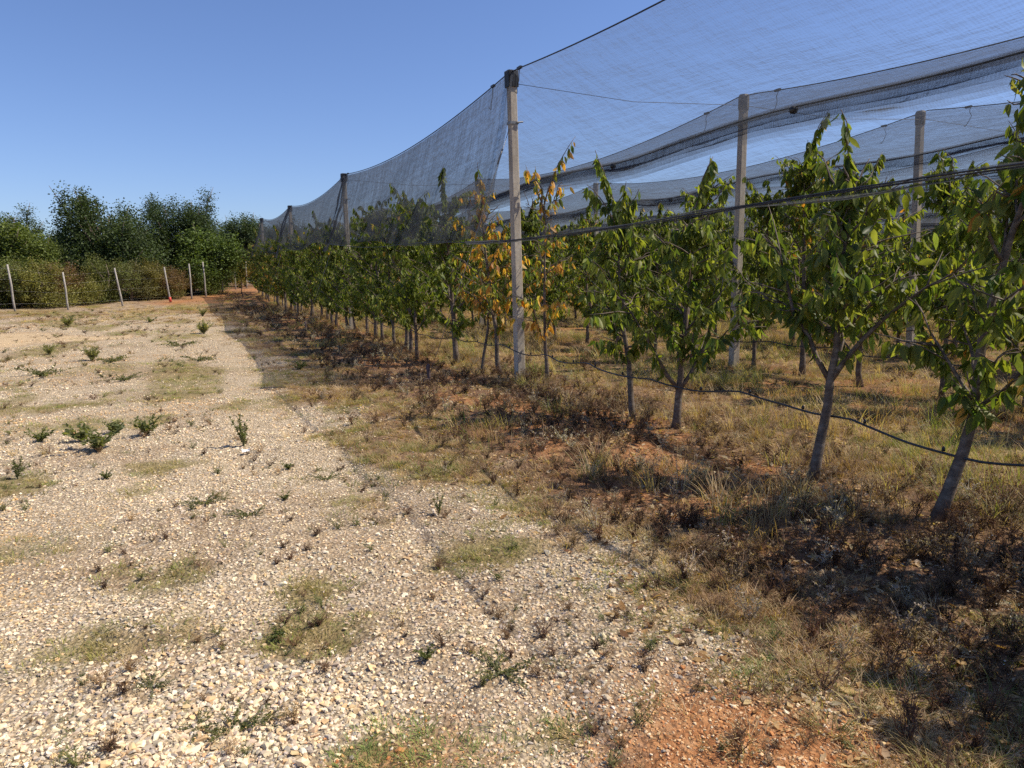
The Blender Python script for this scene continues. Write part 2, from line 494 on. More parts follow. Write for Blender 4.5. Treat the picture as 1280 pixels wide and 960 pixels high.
STONE_PAL = [(.68, .58, .43), (.74, .65, .51), (.62, .51, .35), (.70, .61, .47), (.56, .43, .28), (.64, .47, .28), (.42, .36, .29), (.33, .30, .27), (.76, .69, .57), (.52, .45, .37), (.66, .56, .41), (.68, .57, .42), (.36, .33, .30), (.46, .42, .37), (.72, .66, .56)]
RED_PAL = [(.56, .33, .17), (.48, .24, .11), (.60, .41, .24), (.64, .48, .31), (.42, .19, .08), (.52, .28, .13), (.66, .52, .36)]
chips = [chip(100 + k, STONE) for k in range(12)]
def gravel_density(x, y):
    g, r, s, t, side = zones(x, y)
    redn = sst(1.5, .6, np.hypot((x - 1.42) / .85, (y - 1.55) / .9))
    extra = .10 * sst(.50, .62, fbm(x, y, 1.7, 3, 61)) * (x < 6) + .25 * sst(2.6, 1.9, x) * sst(.42, .6, fbm(x, y, 2.3, 3, 63))
    return np.clip(np.maximum(np.maximum(g, redn), extra), 0, 1) * (1 - .85 * t * side) + .02 * s
x, y, r, rg = cells(gravel_density, .75, 34, n=600000, pw=1.22, seed=3)
n = len(x)
_, rdz, _, _, _ = zones(x, y)
tint = pick(rg, STONE_PAL, n)
isred = rg.random(n) < np.clip(rdz * 1.6, 0, .96)
tint[isred] = pick(rg, RED_PAL, isred.sum())
pal_n = fbm(x, y, .9, 3, 71)[:, None]
tint = tint * (.84 + .32 * pal_n) * np.array([1.03, .985, .92])
soily = rg.random(n) < .9 * sst(.50, .68, fbm(x, y, .75, 4, 75))
tint[soily] = tint[soily] * np.array([.88, .76, .60])
big = fbm(x, y, 1.1, 3, 81) - .22 * track(x)
size = .9 * np.where(np.hypot((x - 1.42) / .85, (y - 1.55) / .9) < 1.2, .8, 1.0) * (.0075 + .021 * rg.random(n) ** 2.6 + .003 * rg.random(n)) * (.66 + .62 * big + .22 * sst(4.2, 2.2, r)) * (1 + .016 * np.maximum(r - 3, 0))
size *= np.where(isred, .72, 1)
size[rg.random(n) < .02] *= 1.7
zz = terr(x, y)
pos = np.stack([x, y, zz + size * .10], 1)
rot = np.stack([(rg.random(n) - .5) * .9, (rg.random(n) - .5) * .9, rg.random(n) * 2 * PI], 1)
# the 300 that show largest are stones of their own, the rest one loose mass
show = size / r
keepz = (y > 1.55) & (np.abs(np.arctan2(x, y) - CAM_YAW) < .56)
ordr = np.argsort(-np.where(keepz, show, 0))[:300]
mask = np.ones(n, bool); mask[ordr] = False
tag(scatter('gravel', chips, pos[mask], rot[mask], np.repeat(size[mask][:, None], 3, 1), rg.integers(0, 12, mask.sum()), tint[mask], STONE), kind='stuff',
    label='pale crushed limestone gravel covering the yard', cat='gravel')
chips_o = [chip(100 + k, STONE_OBJ, 1.0) for k in range(12)]
for k in ordr:
    o = link('stone', chips_o[int(k) % 12], ground)
    o.location = pos[k]; o.rotation_euler = rot[k]; o.scale = (size[k],) * 3
    o.color = (*tint[k], 1)

# ---- tufts
def blades(seed, n, h, spread, lean, w=.004, seg=3, curl=.5):
    rg = np.random.default_rng(seed); b = MB()
    for _ in range(n):
        a = rg.random() * 2 * PI; rr = spread * math.sqrt(rg.random()); p = np.array([math.cos(a) * rr, math.sin(a) * rr, -.006])
        a2 = a + (rg.random() - .5) * 1.6; hh = h * (.45 + .75 * rg.random()); ln = lean * (.3 + rg.random())
        d = np.array([math.cos(a2), math.sin(a2), 0]); sd_ = np.array([-d[1], d[0], 0]); ww = w * (.7 + .6 * rg.random())
        ts = np.linspace(0, 1, seg + 1)
        P = [p + d * hh * ln * (t ** 1.6) + np.array([0, 0, hh * (t - curl * .5 * ln * t * t)]) for t in ts]
        Vv = []
        for t, q in zip(ts[:-1], P[:-1]): Vv += [q - sd_ * ww * (1 - t * .7), q + sd_ * ww * (1 - t * .7)]
        Vv.append(P[-1])
        Qf = [[2 * k, 2 * k + 1, 2 * k + 3, 2 * k + 2] for k in range(seg - 1)]
        b.add(Vv, T=[[2 * seg - 2, 2 * seg - 1, 2 * seg]], Q=Qf)
    return b.mesh('tuft', GRASS)

def twigs(seed, h, n=9, heads=True):
    """dead weed: branching dry stalks with small seed heads"""
    rg = np.random.default_rng(seed); b = MB()
    for _ in range(n):
        a = rg.random() * 2 * PI; ln = .25 + .7 * rg.random(); hh = h * (.4 + .7 * rg.random())
        d = np.array([math.cos(a), math.sin(a), 0]) * ln
        ts = np.linspace(0, 1, 4); P = np.array([d * hh * t * .7 + np.array([0, 0, hh * t]) + rg.normal(size=3) * .008 for t in ts])
        b.tube(P, [.0032, .0026, .002, .0012], 3, False)
        for q in range(4):
            k = rg.integers(1, 4); p0 = P[k]; a3 = rg.random() * 2 * PI; l2 = hh * (.15 + .25 * rg.random())
            p1 = p0 + np.array([math.cos(a3) * .7, math.sin(a3) * .7, .7 * rg.random()]) * l2
            b.tube([p0, (p0 + p1) / 2 + rg.normal(size=3) * .004, p1], [.0018, .0014, .001], 3, False)
            for _ in range(4):
                s = .004 + .006 * rg.random(); cpt = p0 + (p1 - p0) * rg.random() + rg.normal(size=3) * .006; u = rg.normal(size=3); u /= np.linalg.norm(u); v = np.cross(u, rg.normal(size=3)); v /= np.linalg.norm(v)
                b.add([cpt - u * s, cpt + v * s * .5, cpt + u * s, cpt - v * s * .5], Q=[[0, 1, 2, 3]])
    return b.mesh('twigs', GRASS)

def flake(seed):
    rg = np.random.default_rng(seed); t = np.linspace(0, 1, 4); w = np.array([.02, .22, .18, .01]); b = MB()
    cu = rg.normal() * .35; fo = .1 + .25 * rg.random()
    V = []
    for tt, ww in zip(t, w): V += [[-ww, tt - .5, fo * ww + cu * (tt - .5) ** 2], [0, tt - .5, cu * (tt - .5) ** 2], [ww, tt - .5, fo * ww + cu * (tt - .5) ** 2 + rg.normal() * .03]]
    Qf = []
    for k in range(3): Qf += [[3 * k, 3 * k + 1, 3 * k + 4, 3 * k + 3], [3 * k + 1, 3 * k + 2, 3 * k + 5, 3 * k + 4]]
    b.add(V, Q=Qf)
    return b.mesh('flake', GRASS)

def put(name, variants, x, y, r, rg, hs, tint, kindlabel, cat, tilt=.15, zoff=0.0, widen=None):
    n = len(x)
    pos = np.stack([x, y, terr(x, y) + zoff], 1)
    rot = np.stack([(rg.random(n) - .5) * 2 * tilt, (rg.random(n) - .5) * 2 * tilt, rg.random(n) * 2 * PI], 1)
    scl = np.stack([hs, hs, hs], 1)
    if widen is not None: scl[:, :2] *= widen[:, None]
    return tag(scatter(name, variants, pos, rot, scl, rg.integers(0, len(variants), n), tint, GRASS), kindlabel, cat, kind='stuff')

DRY_PAL = [(.46, .35, .215), (.39, .275, .165), (.32, .215, .13), (.54, .43, .285), (.26, .17, .105), (.35, .265, .145)]
BROWN_PAL = [(.12, .075, .052), (.17, .105, .075), (.09, .056, .042), (.22, .145, .10), (.30, .22, .155), (.15, .082, .06)]
OLIVE_PAL = [(.20, .21, .065), (.26, .25, .09), (.16, .19, .055), (.34, .31, .14), (.40, .34, .18)]
GREEN_PAL = [(.15, .20, .05), (.20, .24, .07), (.26, .27, .10), (.36, .33, .15), (.44, .38, .20)]

dry_v = [blades(200 + k, 30, .075, .06, 1.3, .0021) for k in range(7)]
turf_v = [blades(220 + k, 32, .034, .06, 1.3, .0018, 2) for k in range(6)]
tall_v = [blades(240 + k, 24, .23, .07, .75, .0022) for k in range(6)]
twig_v = [twigs(260 + k, .17) for k in range(7)]
flake_v = [flake(280 + k) for k in range(8)]

def on_right(x, y): return 1 - zones(x, y)[4]
# low dry grass over the orchard side
def dd(x, y):
    g, rdz, s, t, side = zones(x, y)
    return np.clip((1 - side) * (1 - .25 * sst(3.2, 2.2, y)) * (1 - .72 * sst(2.2, 2.8, x) * sst(4.7, 4.1, x)) * (.30 + 1.2 * sst(.36, .60, fbm(x, y, 1.2, 4, 91))) * (1 - .75 * rdz) + .55 * sst(24, 31, y) * sst(.42, .58, fbm(x, y * .7, .9, 4, 97)) * side * (1 - rdz), 0, 1)
x, y, r, rg = cells(dd, 1.1, 48, a0=-.32, n=92000, pw=1.2, seed=11)
n = len(x); mixn = fbm(x, y, .7, 3, 93)
tint = pick(rg, DRY_PAL, n); q = rg.random(n) < sst(.47, .64, mixn) * .5; tint[q] = pick(rg, OLIVE_PAL, q.sum())
q = rg.random(n) < sst(.52, .35, mixn) * .55; tint[q] = pick(rg, BROWN_PAL, q.sum()) * 1.25
put('dry_grass', dry_v, x, y, r, rg, (.32 + .62 * rg.random(n) ** 1.4) * (1 + .012 * r), tint, 'straw coloured dry grass tufts along the orchard edge', 'grass', widen=1 + .04 * r)
# dead brown weeds
def dw(x, y):
    side = zones(x, y)[4]
    band = sst(1.9, 2.6, x) * sst(5.4, 4.2, x)
    return np.clip((1 - side) * (1 - .4 * zones(x, y)[1]) * (band * (.25 + sst(.42, .56, fbm(x, y, .9, 4, 101))) + .10), 0, 1)
x, y, r, rg = cells(dw, 1.2, 36, a0=-.05, n=27000, pw=1.08, seed=12)
n = len(x); tint = pick(rg, BROWN_PAL, n, .25); q = rg.random(n) < .12; tint[q] = pick(rg, [(.5, .45, .40), (.42, .36, .31)], q.sum())
put('dead_weeds', twig_v, x, y, r, rg, (.3 + .6 * rg.random(n) ** 1.5) * (1 + .01 * r), tint, 'brown dead weeds and stalks under the front tree row', 'weeds', widen=1 + .02 * r)
# taller green and straw grass between trunks
def dg(x, y):
    row = sst(4.0, 4.9, x) * (.30 + .7 * sst(.47, .6, fbm(x, y, .6, 3, 111)))
    row = np.maximum(row, sst(.55, .66, fbm(x, y, .9, 3, 113)) * sst(2.2, 2.6, x) * .35)
    return np.clip(row, 0, 1)
x, y, r, rg = cells(dg, 1.5, 45, a0=-.02, n=21000, pw=1.1, seed=13)
n = len(x); tint = pick(rg, DRY_PAL[:5] + [(.44, .38, .20)], n); q = rg.random(n) < .08 + .62 * sst(.50, .62, fbm(x, y, .55, 3, 117)); tint[q] = pick(rg, GREEN_PAL, q.sum())
put('orchard_grass', tall_v, x, y, r, rg, (.4 + .75 * rg.random(n)) * (1 + .006 * r), tint, 'green and straw coloured grass growing between the orchard rows', 'grass', widen=1 + .03 * r)
# matted turf patches on the gravel
x, y, r, rg = cells(lambda x, y: np.maximum(np.clip(zones(x, y)[3], 0, 1), sst(.5, .62, fbm(x, y, 1.5, 3, 127)) * sst(.55, .15, np.abs(x - 2.05 - .1 * np.sin(y))) * sst(9, 6, y) * .8) * (.55 + .45 * sst(.3, .6, fbm(x, y, 6, 2, 123))) * .95, 1.2, 36, n=60000, pw=1.15, seed=14)
n = len(x); tint = pick(rg, OLIVE_PAL + [(.22, .25, .08), (.26, .28, .09), (.36, .30, .16), (.40, .31, .18)], n); q = rg.random(n) < sst(2.6, 1.9, y) * .7; tint[q] = pick(rg, [(.17, .23, .08), (.22, .27, .10)], q.sum())
put('turf', turf_v, x, y, r, rg, (.5 + .7 * rg.random(n)) * (1 + .008 * r), tint, 'low matted olive grass patches on the gravel', 'grass', widen=1 + .03 * r)
# small dry sprigs all over the gravel
x, y, r, rg = cells(lambda x, y: (1 - .85 * track(x)) * zones(x, y)[4] * np.maximum(sst(.47, .66, fbm(x, y, 1.7, 4, 131)), .5 * sst(.52, .66, fbm(x, y, .85, 5, 45))) * .9, 1.4, 36, n=19000, pw=1.2, seed=15)
n = len(x); tint = pick(rg, BROWN_PAL + DRY_PAL[2:5] + [(.15, .17, .07), (.19, .20, .10), (.24, .23, .11), (.13, .15, .06)], n)
put('gravel_sprigs', twig_v[:4] + dry_v[:3], x, y, r, rg, (.12 + .26 * rg.random(n) ** 1.6) * (1 + .03 * r), tint, 'small dry sprigs scattered over the gravel', 'weeds', widen=1.5 + .05 * r)
# fallen leaves and chaff
def dl(x, y): return np.clip(sst(1.5, 2.4, x) * (.30 + sst(.45, .62, fbm(x, y, .8, 3, 141))) * np.where(x > 7, .4, 1), 0, 1)
x, y, r, rg = cells(dl, 1.2, 30, a0=-.05, n=90000, pw=1.25, seed=16)
n = len(x); tint = pick(rg, [(.42, .27, .13), (.50, .35, .18), (.30, .17, .08), (.58, .44, .27), (.22, .12, .07), (.48, .40, .30), (.16, .10, .07)], n)
put('leaf_litter', flake_v, x, y, r, rg, (.018 + .050 * rg.random(n) ** 2.2) * (1 + .012 * r), tint, 'fallen dry leaves littering the ground under the trees', 'leaf litter', tilt=.5, zoff=.008)
# pale seed heads in the dead weeds
x, y, r, rg = cells(lambda x, y: sst(2.2, 2.8, x) * sst(4.8, 4.0, x) * sst(.45, .6, fbm(x, y, .9, 4, 101)), 1.5, 14, a0=.2, n=5200, pw=1.1, seed=17)
n = len(x)
put('seed_heads', chips[:4], x, y, r, rg, (.004 + .008 * rg.random(n)), pick(rg, [(.62, .58, .54), (.70, .67, .63), (.5, .45, .40)], n), 'pale dry seed heads among the dead weeds', 'seed heads', zoff=.05)

# ------------------------------------------------------------------ orchard trees
LT = np.array([0, .16, .42, .74, 1.0]); LW = np.array([0, .36, .5, .33, 0])
def leaf_template(curl=.26, fold=.15):
    V = [[0, 0, 0]]
    for t, w in zip(LT[1:-1], LW[1:-1]):
        zc = -curl * t * t
        V += [[-w, t, zc + fold * w], [0, t, zc], [w, t, zc + fold * w]]
    V.append([0, 1, -curl])
    T = [[0, 2, 1], [0, 3, 2], [7, 8, 10], [8, 9, 10]]
    Q = []
    for b in (1, 4): Q += [[b, b + 1, b + 4, b + 3], [b + 1, b + 2, b + 5, b + 4]]
    return np.array(V, float), np.array(T), np.array(Q)
LV, LTf, LQf = leaf_template()
N_LV = len(LV)

def leaf_frames(D, rg):
    """orientation matrices (n,3,3): columns = width, axis, normal"""
    D = D / np.linalg.norm(D, axis=1)[:, None]
    r = rg.normal(size=D.shape) * .8 + np.array([0, 0, .35])
    w = np.cross(D, r); w /= np.linalg.norm(w, axis=1)[:, None] + 1e-9
    nrm = np.cross(w, D)
    return np.stack([w, D, nrm], 2)

def leaves_mesh(name, P, Mx, L, C, mat, width=.39):
    n = len(P)
    hz_ = (P[:, 0] * 91.7 + P[:, 1] * 53.1 + P[:, 2] * 77.9) % 1.0
    S = np.stack([L * width * (.8 + .4 * ((hz_ * 7) % 1.0)), L, L * (.15 + 1.7 * hz_)], 1)
    V = np.einsum('nij,nkj->nki', Mx, LV[None] * S[:, None]) + P[:, None]
    off = (np.arange(n) * N_LV)[:, None, None]
    return mesh_np(name, V.reshape(-1, 3), [(LTf[None] + off).reshape(-1, 3), (LQf[None] + off).reshape(-1, 4)], mat, True, np.repeat(C, N_LV, 0))

GREENS = [(.110, .155, .030), (.145, .190, .036), (.085, .125, .025), (.180, .215, .045), (.215, .240, .060), (.065, .100, .022), (.160, .185, .045)]
ORANGES = [(.58, .32, .07), (.62, .42, .12), (.50, .23, .05), (.60, .37, .09), (.40, .20, .07), (.34, .30, .08), (.18, .21, .05), (.22, .24, .06)]
MIXED = GREENS + [(.20, .19, .04), (.34, .22, .05), (.42, .24, .05)]

def grow(seed, H=2.05, lean=(0, 0), r0=.04, limbs=12, low=.65, reach=.75, dens=1.0, plumes=2, plume_h=.8, pal=GREENS, leafL=.115, fork=False, dead=0.0, mid=None, autumn=0.0):
    """returns (wood MB, leaf positions, directions, lengths, colours) of one young orchard tree"""
    rg = np.random.default_rng(seed); wood = MB()
    P, D, Ls = [], [], []
    ts = np.linspace(0, 1, 11)
    ln = np.array([lean[0], lean[1], 0.0])
    wob = np.cumsum(rg.normal(size=(11, 3)) * [.016, .016, 0], 0)
    wob -= wob[0]
    pw = 1.0 if mid is None else mid
    trunk = np.array([[0, 0, -.08 + (H + .08) * t] for t in ts]) + ln[None] * (ts ** pw)[:, None] + wob
    wood.tube(trunk, np.interp(ts, [0, .06, .12, .5, 1], [r0 * 1.45, r0 * 1.15, r0, r0 * .68, r0 * .22]), 8)
    def tp(z):
        t = np.clip((z + .08) / (H + .08), 0, 1) * 10; k = min(int(t), 9); f = t - k
        return trunk[k] * (1 - f) + trunk[k + 1] * f
    def along(pts, a0, a1, step, cnt, L0, droop, out):
        seg = np.linalg.norm(np.diff(pts, axis=0), axis=1); cl = np.concatenate([[0], np.cumsum(seg)]); tot = cl[-1]
        s = a0 * tot
        while s < a1 * tot:
            k = min(np.searchsorted(cl, s) - 1, len(pts) - 2); k = max(k, 0); f = (s - cl[k]) / (seg[k] + 1e-9)
            p = pts[k] * (1 - f) + pts[k + 1] * f
            ax = pts[k + 1] - pts[k]; ax = ax / (np.linalg.norm(ax) + 1e-9)
            for _ in range(rg.poisson(cnt)):
                d = rg.normal(size=3); d -= ax * (d @ ax) * .7; d /= np.linalg.norm(d)
                d = d * out + ax * .25 + np.array([0, 0, -droop * (.5 + .9 * rg.random())])
                d /= np.linalg.norm(d)
                P.append(p + d * .025); D.append(d); Ls.append(L0 * (.45 + .85 * rg.random()))
            s += step * (.6 + .8 * rg.random())
    az = rg.random() * 6.28; forkaz = -.35 - .45 + rg.normal() * .2
    for q in range(limbs):
        f = (q + .5) / limbs
        z0 = low + (H * .97 - low) * f ** 1.05 + rg.normal() * .07
        if fork and q < 2: z0 = low - .06
        az += 2.4 + rg.normal() * .35
        base = tp(z0)
        le = reach * (1.0 - .42 * f) * (.42 + .85 * rg.random())
        el = math.radians(28 + 30 * rg.random() + 14 * f)
        if fork and q < 2: el = math.radians(52 + 8 * rg.random()); le = reach * 1.75; az = forkaz + q * PI + rg.normal() * .2
        h = np.array([math.cos(az), math.sin(az), 0])
        n = 7; pts = [base]; e = el
        for k in range(n):
            pts.append(pts[-1] + (h * math.cos(e) + np.array([0, 0, math.sin(e)])) * le / n + rg.normal(size=3) * .012)
            e += rg.normal() * .08 + (.05 if k < 4 else -.16)
        pts = np.array(pts); rb = r0 * (.42 - .12 * f) * (1.5 if fork and q < 2 else 1.0)
        wood.tube(pts, np.linspace(rb, .003, n + 1), 5)
        bare = rg.random() < dead
        if not bare: along(pts, .18, 1.0, .026 / dens, 1.5, leafL, 1.25, .62)
        for s in range(5):
            k = rg.integers(2, n); a2 = az + rg.choice([-1, 1]) * (.5 + .9 * rg.random())
            h2 = np.array([math.cos(a2), math.sin(a2), .15 + .8 * rg.random()]); l2 = le * (.28 + .35 * rg.random())
            p2 = np.array([pts[k] + h2 * l2 * t + np.array([0, 0, -.10 * l2 * t * t]) + rg.normal(size=3) * .008 * (t > 0) for t in (0, .35, .7, 1)])
            wood.tube(p2, [.006, .005, .004, .002], 4)
            if not bare: along(p2, .1, 1.0, .028 / dens, 1.5, leafL, 1.3, .6)
    for q in range(plumes):                                    # upright leading shoots, hung with long leaves
        z0 = H * (.86 + .1 * rg.random()) if q else H * .98
        p0 = tp(z0); a = rg.random() * 6.28; tilt = .08 + .22 * rg.random() + .30 * rg.random() * (q > 0); ph = plume_h * (1 if q == 0 else .45 + .4 * rg.random())
        h = np.array([math.cos(a), math.sin(a), 0]) * tilt + ln * .15
        pts = np.array([p0 + h * ph * t + h * ph * .5 * t * t + np.array([0, 0, ph * t * (1 - .18 * t)]) + rg.normal(size=3) * .012 * (t > 0) for t in np.linspace(0, 1, 7)])
        wood.tube(pts, np.linspace(.012, .003, 7), 5)
        along(pts, .10, 1.0, .021 / dens, 1.9, leafL * 1.12, 1.6, .5)
    along(trunk, .5, 1.0, .07 / dens, 1.0, leafL, 1.0, .8)
    P = np.array(P); D = np.array(D); Ls = np.array(Ls); pal_ = np.array(pal)
    C = pal_[rg.integers(0, len(pal_), len(P))] * (1 + (rg.random((len(P), 1)) - .5) * .4)
    if autumn > 0:
        o_ = np.array(ORANGES); zr = P[:, 2] / H
        q = rg.random(len(P)) < autumn * (.6 + .8 * fbm(P[:, 0] * 3 + P[:, 1] * 2, P[:, 2] * 3, 1, 2, seed))
        C[q] = o_[rg.integers(0, len(o_), q.sum())]
    return wood, P, D, Ls, np.clip(C, 0, 1), rg

def fit_name(o, n): o.name = n; return o

LEAFMESH = {}
def single_leaf(c, curl):
    key = (tuple(np.round(c, 2)), curl)
    if key not in LEAFMESH:
        v, t, q = leaf_template((.15, .28, .42)[curl], (.08, .15, .26)[curl])
        v = v * [.39, 1, .9]
        LEAFMESH[key] = mesh_np('leaf', v, [t, q], LEAF, True, np.repeat(np.array(c)[None], len(v), 0))
    return LEAFMESH[key]

def front_tree(loc, rz, label, seed, parts=300, fruit=0, cat='tree', **kw):
    x, y = loc
    wood, P, D, Ls, C, rg = grow(seed, **kw)
    t = empty('fruit_tree', (x, y, tz(x, y)), rz)
    tag(t, label, cat, 'fruit trees of the front orchard row')
    link('trunk', wood.mesh('trunk', BARK), t)
    Mx = leaf_frames(D, rg)
    ca, sa = math.cos(rz), math.sin(rz)
    Wp = np.stack([x + ca * P[:, 0] - sa * P[:, 1], y + sa * P[:, 0] + ca * P[:, 1], P[:, 2]], 1)
    dist = np.linalg.norm(Wp - [0, 0, 1.5], axis=1)
    ordr = np.argsort(-(Ls / dist))
    sel = ordr[:parts]; rest = ordr[parts:]
    crown = link('crown', leaves_mesh('crown', P[rest], Mx[rest], Ls[rest], C[rest], LEAF), t)
    for k in sel:
        cq = tuple(np.round(C[k] / .03) * .03 + .008)
        o = link('leaf', single_leaf(cq, int(k) % 3), crown)
        o.matrix_local = Matrix.Translation(P[k]) @ Matrix(Mx[k].tolist()).to_4x4() @ Matrix.Diagonal((Ls[k], Ls[k], Ls[k], 1))
    if fruit:
        base = chip(5, FRUIT)
        for k in rg.choice(len(P), fruit, replace=False):
            o = link('fruit', base, t); s = .016 + .008 * rg.random(); o.scale = (s, s, s * 1.3); o.location = P[k] + [0, 0, -.02]
    return t

front_tree((4.11, 2.83), 0, 'dark trunked fruit tree leaning to the frame edge, nearest of the front row', 301, H=2.5, lean=(.50, -.18), r0=.036, limbs=19, low=.55, reach=.62, leafL=.105, plumes=4, plume_h=.8, fruit=24, autumn=.03, mid=.75, dens=.85)
front_tree((4.15, 3.81), 0, 'grey trunked fruit tree with a tall drooping green plume, next to the nearest leaning tree', 302, H=2.0, lean=(.22, -.06), r0=.037, limbs=19, low=.78, reach=.72, leafL=.105, plumes=4, plume_h=.85, fork=True, dens=.88)
front_tree((4.42, 5.80), .6, 'fruit tree whose pale trunk forks low into a wide V', 303, H=2.0, lean=(0, 0), r0=.040, limbs=18, low=.46, reach=.70, leafL=.105, plumes=4, plume_h=.8, fork=True, dens=.88)
front_tree((4.26, 6.33), 1.4, 'fruit tree with a dark tilted trunk right behind the V forked one', 304, H=2.05, lean=(.28, .05), r0=.034, limbs=17, low=.66, reach=.64, leafL=.105, plumes=4, plume_h=.95, dens=.88)
front_tree((4.78, 9.30), 0, 'thin fruit tree with orange and yellow leaves just right of the tall capped concrete post', 305, H=2.55, lean=(-.05, 0), r0=.029, limbs=12, low=.5, reach=.7, plumes=3, plume_h=1.15, dens=.42, pal=ORANGES + GREENS[:2], dead=.2)
front_tree((4.46, 10.25), .5, 'fruit tree turning orange just left of the tall capped concrete post', 306, H=2.55, lean=(-.08, .1), r0=.036, limbs=15, low=.45, reach=.8, plumes=3, plume_h=.8, dens=.5, pal=ORANGES + GREENS[:3], dead=.12)
front_tree((4.22, 10.50), 0, 'small slanting fruit tree with a thin pale trunk and mostly yellow leaves', 307, parts=200, H=1.9, lean=(.22, .02), r0=.026, limbs=9, low=.8, reach=.6, plumes=2, plume_h=.7, dens=.5, pal=MIXED + ORANGES)
front_tree((4.40, 12.10), 0, 'very dense dark green fruit tree with foliage hanging close to the ground', 308, parts=260, H=2.65, lean=(-.15, 0), r0=.05, limbs=20, low=.42, reach=.85, plumes=3, plume_h=.95, dens=1.35, leafL=.105)

# copies share eight grown trees
PROTO = []
for k in range(9):
    au = (0, .02, .08, 0, .16, .03, .05, .35, 0)[k]
    wood, P, D, Ls, C, rg = grow(400 + k, H=2.45 + .3 * (k % 3) / 2, lean=((k % 3 - 1) * .12, (k % 2 - .5) * .15), r0=.034 + .003 * (k % 4), limbs=21, low=.34 + .08 * (k % 3), reach=.88, plumes=2 + k % 3, plume_h=.6 + .14 * (k % 4), dens=1.05, autumn=au, dead=.05)
    PROTO.append((wood.mesh('trunk', BARK), leaves_mesh('crown', P, leaf_frames(D, rg), Ls, C, LEAF)))

ROW_X = [4.40 + 3.87 * k for k in range(9)]
def copy_tree(k, x, y, label, group, rg, bright=1.0):
    t = empty('fruit_tree', (x, y, tz(x, y)), rg.random() * 6.28)
    tag(t, label, 'tree', group)
    s = .9 + .2 * rg.random()
    t.scale = (s, s, s * (.94 + .14 * rg.random()))
    link('trunk', PROTO[k][0], t)
    c = link('crown', PROTO[k][1], t)
    v = bright * (.88 + .24 * rg.random()); c.color = (v, v, v, 1)
    return t

rg = np.random.default_rng(55)
NTH = 'first second third fourth fifth sixth seventh eighth ninth tenth eleventh twelfth thirteenth fourteenth'.split()
nf = 0
yy = 13.2
while yy < 47:
    seg = 'first and the second' if yy < 20.8 else 'second and the third' if yy < 31.9 else 'third and the last' if yy < 43 else None
    lab = 'leafy fruit tree of the front row between the %s capped posts' % seg if seg else 'leafy fruit tree at the far end of the front row, past the last capped post'
    if yy < 24: lab = 'leafy fruit tree in the front row, %s beyond the very dense dark one' % NTH[nf]; nf += 1
    k = int(rg.choice([0, 1, 2, 3, 5, 8]) if yy < 28 else rg.choice([2, 4, 7, 6, 1]))
    copy_tree(k, 4.28 + rg.normal() * .09, yy, lab, 'fruit trees of the front orchard row', rg)
    yy += .80 + .32 * rg.random()
for yv in (1.75, .85, -.1, -1.1, -2.4):          # the row goes on beside the viewer
    tt = copy_tree(int(rg.integers(0, 6)), 4.35, yv, 'fruit tree of the front row standing outside the frame', 'fruit trees of the front orchard row', rg)
    tt.scale = (.95, .95, .84)
ORD = ['', 'second', 'third', 'fourth', 'fifth', 'sixth', 'seventh', 'eighth']
NEAR_B = {0: 'fruit tree of the second row whose trunk shows right of the forked front tree', }
for r in range(1, 7):
    xr = ROW_X[r]
    yy = .50 * xr - 1.6 + rg.random()
    lim = 48 if r < 4 else 40
    nk = 0
    while yy < lim:
        near = yy < 14
        lab = ('green fruit tree at the near end of the %s orchard row back' if near else 'green fruit tree farther along the %s orchard row back') % ORD[r]
        if r < 4 and nk < 12: lab = 'green fruit tree, %s from the near end of the %s orchard row' % (NTH[nk], ORD[r])
        nk += 1
        copy_tree(int(rg.choice([0, 1, 2, 3, 5, 6, 8])), xr + rg.normal() * .10, yy, lab, 'fruit trees of the %s orchard row' % ORD[r], rg)
        yy += (.98 if r < 3 else 1.2) + .4 * rg.random()

# ------------------------------------------------------------------ concrete posts, caps
POST_Y0, POST_DY, POST_H = 9.65, 11.12, 4.30
def post_y(r, k): return POST_Y0 + POST_DY * k - .31 * min(r, 3)
def make_post_meshes():
    b = MB(); w = .062
    pr = np.array([[-w + .012, -w], [w - .012, -w], [w, -w + .012], [w, w - .012], [w - .012, w], [-w + .012, w], [-w, w - .012], [-w, -w + .012]])
    zs = [-.3, 0, 1.4, 2.9, POST_H - .01]; V = []
    for k, z_ in enumerate(zs):
        f = 1.12 - .06 * k
        V += [[p[0] * f, p[1] * f, z_] for p in pr]
    Q = [[8 * k + q, 8 * k + (q + 1) % 8, 8 * k + 8 + (q + 1) % 8, 8 * k + 8 + q] for k in range(4) for q in range(8)]
    c = len(V); V.append([0, 0, zs[-1]])
    b.add(V, T=[[c, 32 + q, 32 + (q + 1) % 8] for q in range(8)], Q=Q)
    post = b.mesh('shaft', CONCRETE, False)
    b = MB(); b.box((0, 0, POST_H - .075), (.070, .070, .105))
    for s in range(6):
        o = -.058 + .0232 * s
        for sg in (-1, 1): b.box((o, sg * .073, POST_H - .07), (.006, .006, .108)); b.box((sg * .073, o, POST_H - .07), (.006, .006, .108))
    b.box((0, 0, POST_H + .036), (.066, .066, .008), .8)
    capb = b.mesh('cap', CAP_BLACK, False)
    b = MB(); th = np.linspace(0, 2 * PI, 13)[:-1]
    b.tube([[0, 0, POST_H - .20], [0, 0, POST_H - .17], [0, 0, POST_H + .0], [0, 0, POST_H + .03]], [.078, .084, .084, .07], 12)
    capg = b.mesh('cap', CAP_GREY, False)
    b = MB(); b.box((0, 0, POST_H - .66), (.064, .064, .018)); b.tube([[.03, -.075, POST_H - .66], [.12, -.085, POST_H - .65]], .011, 6)
    strap = b.mesh('strap', STEEL, False)
    return post, capb, capg, strap
PM, CAPB, CAPG, STRAP = make_post_meshes()
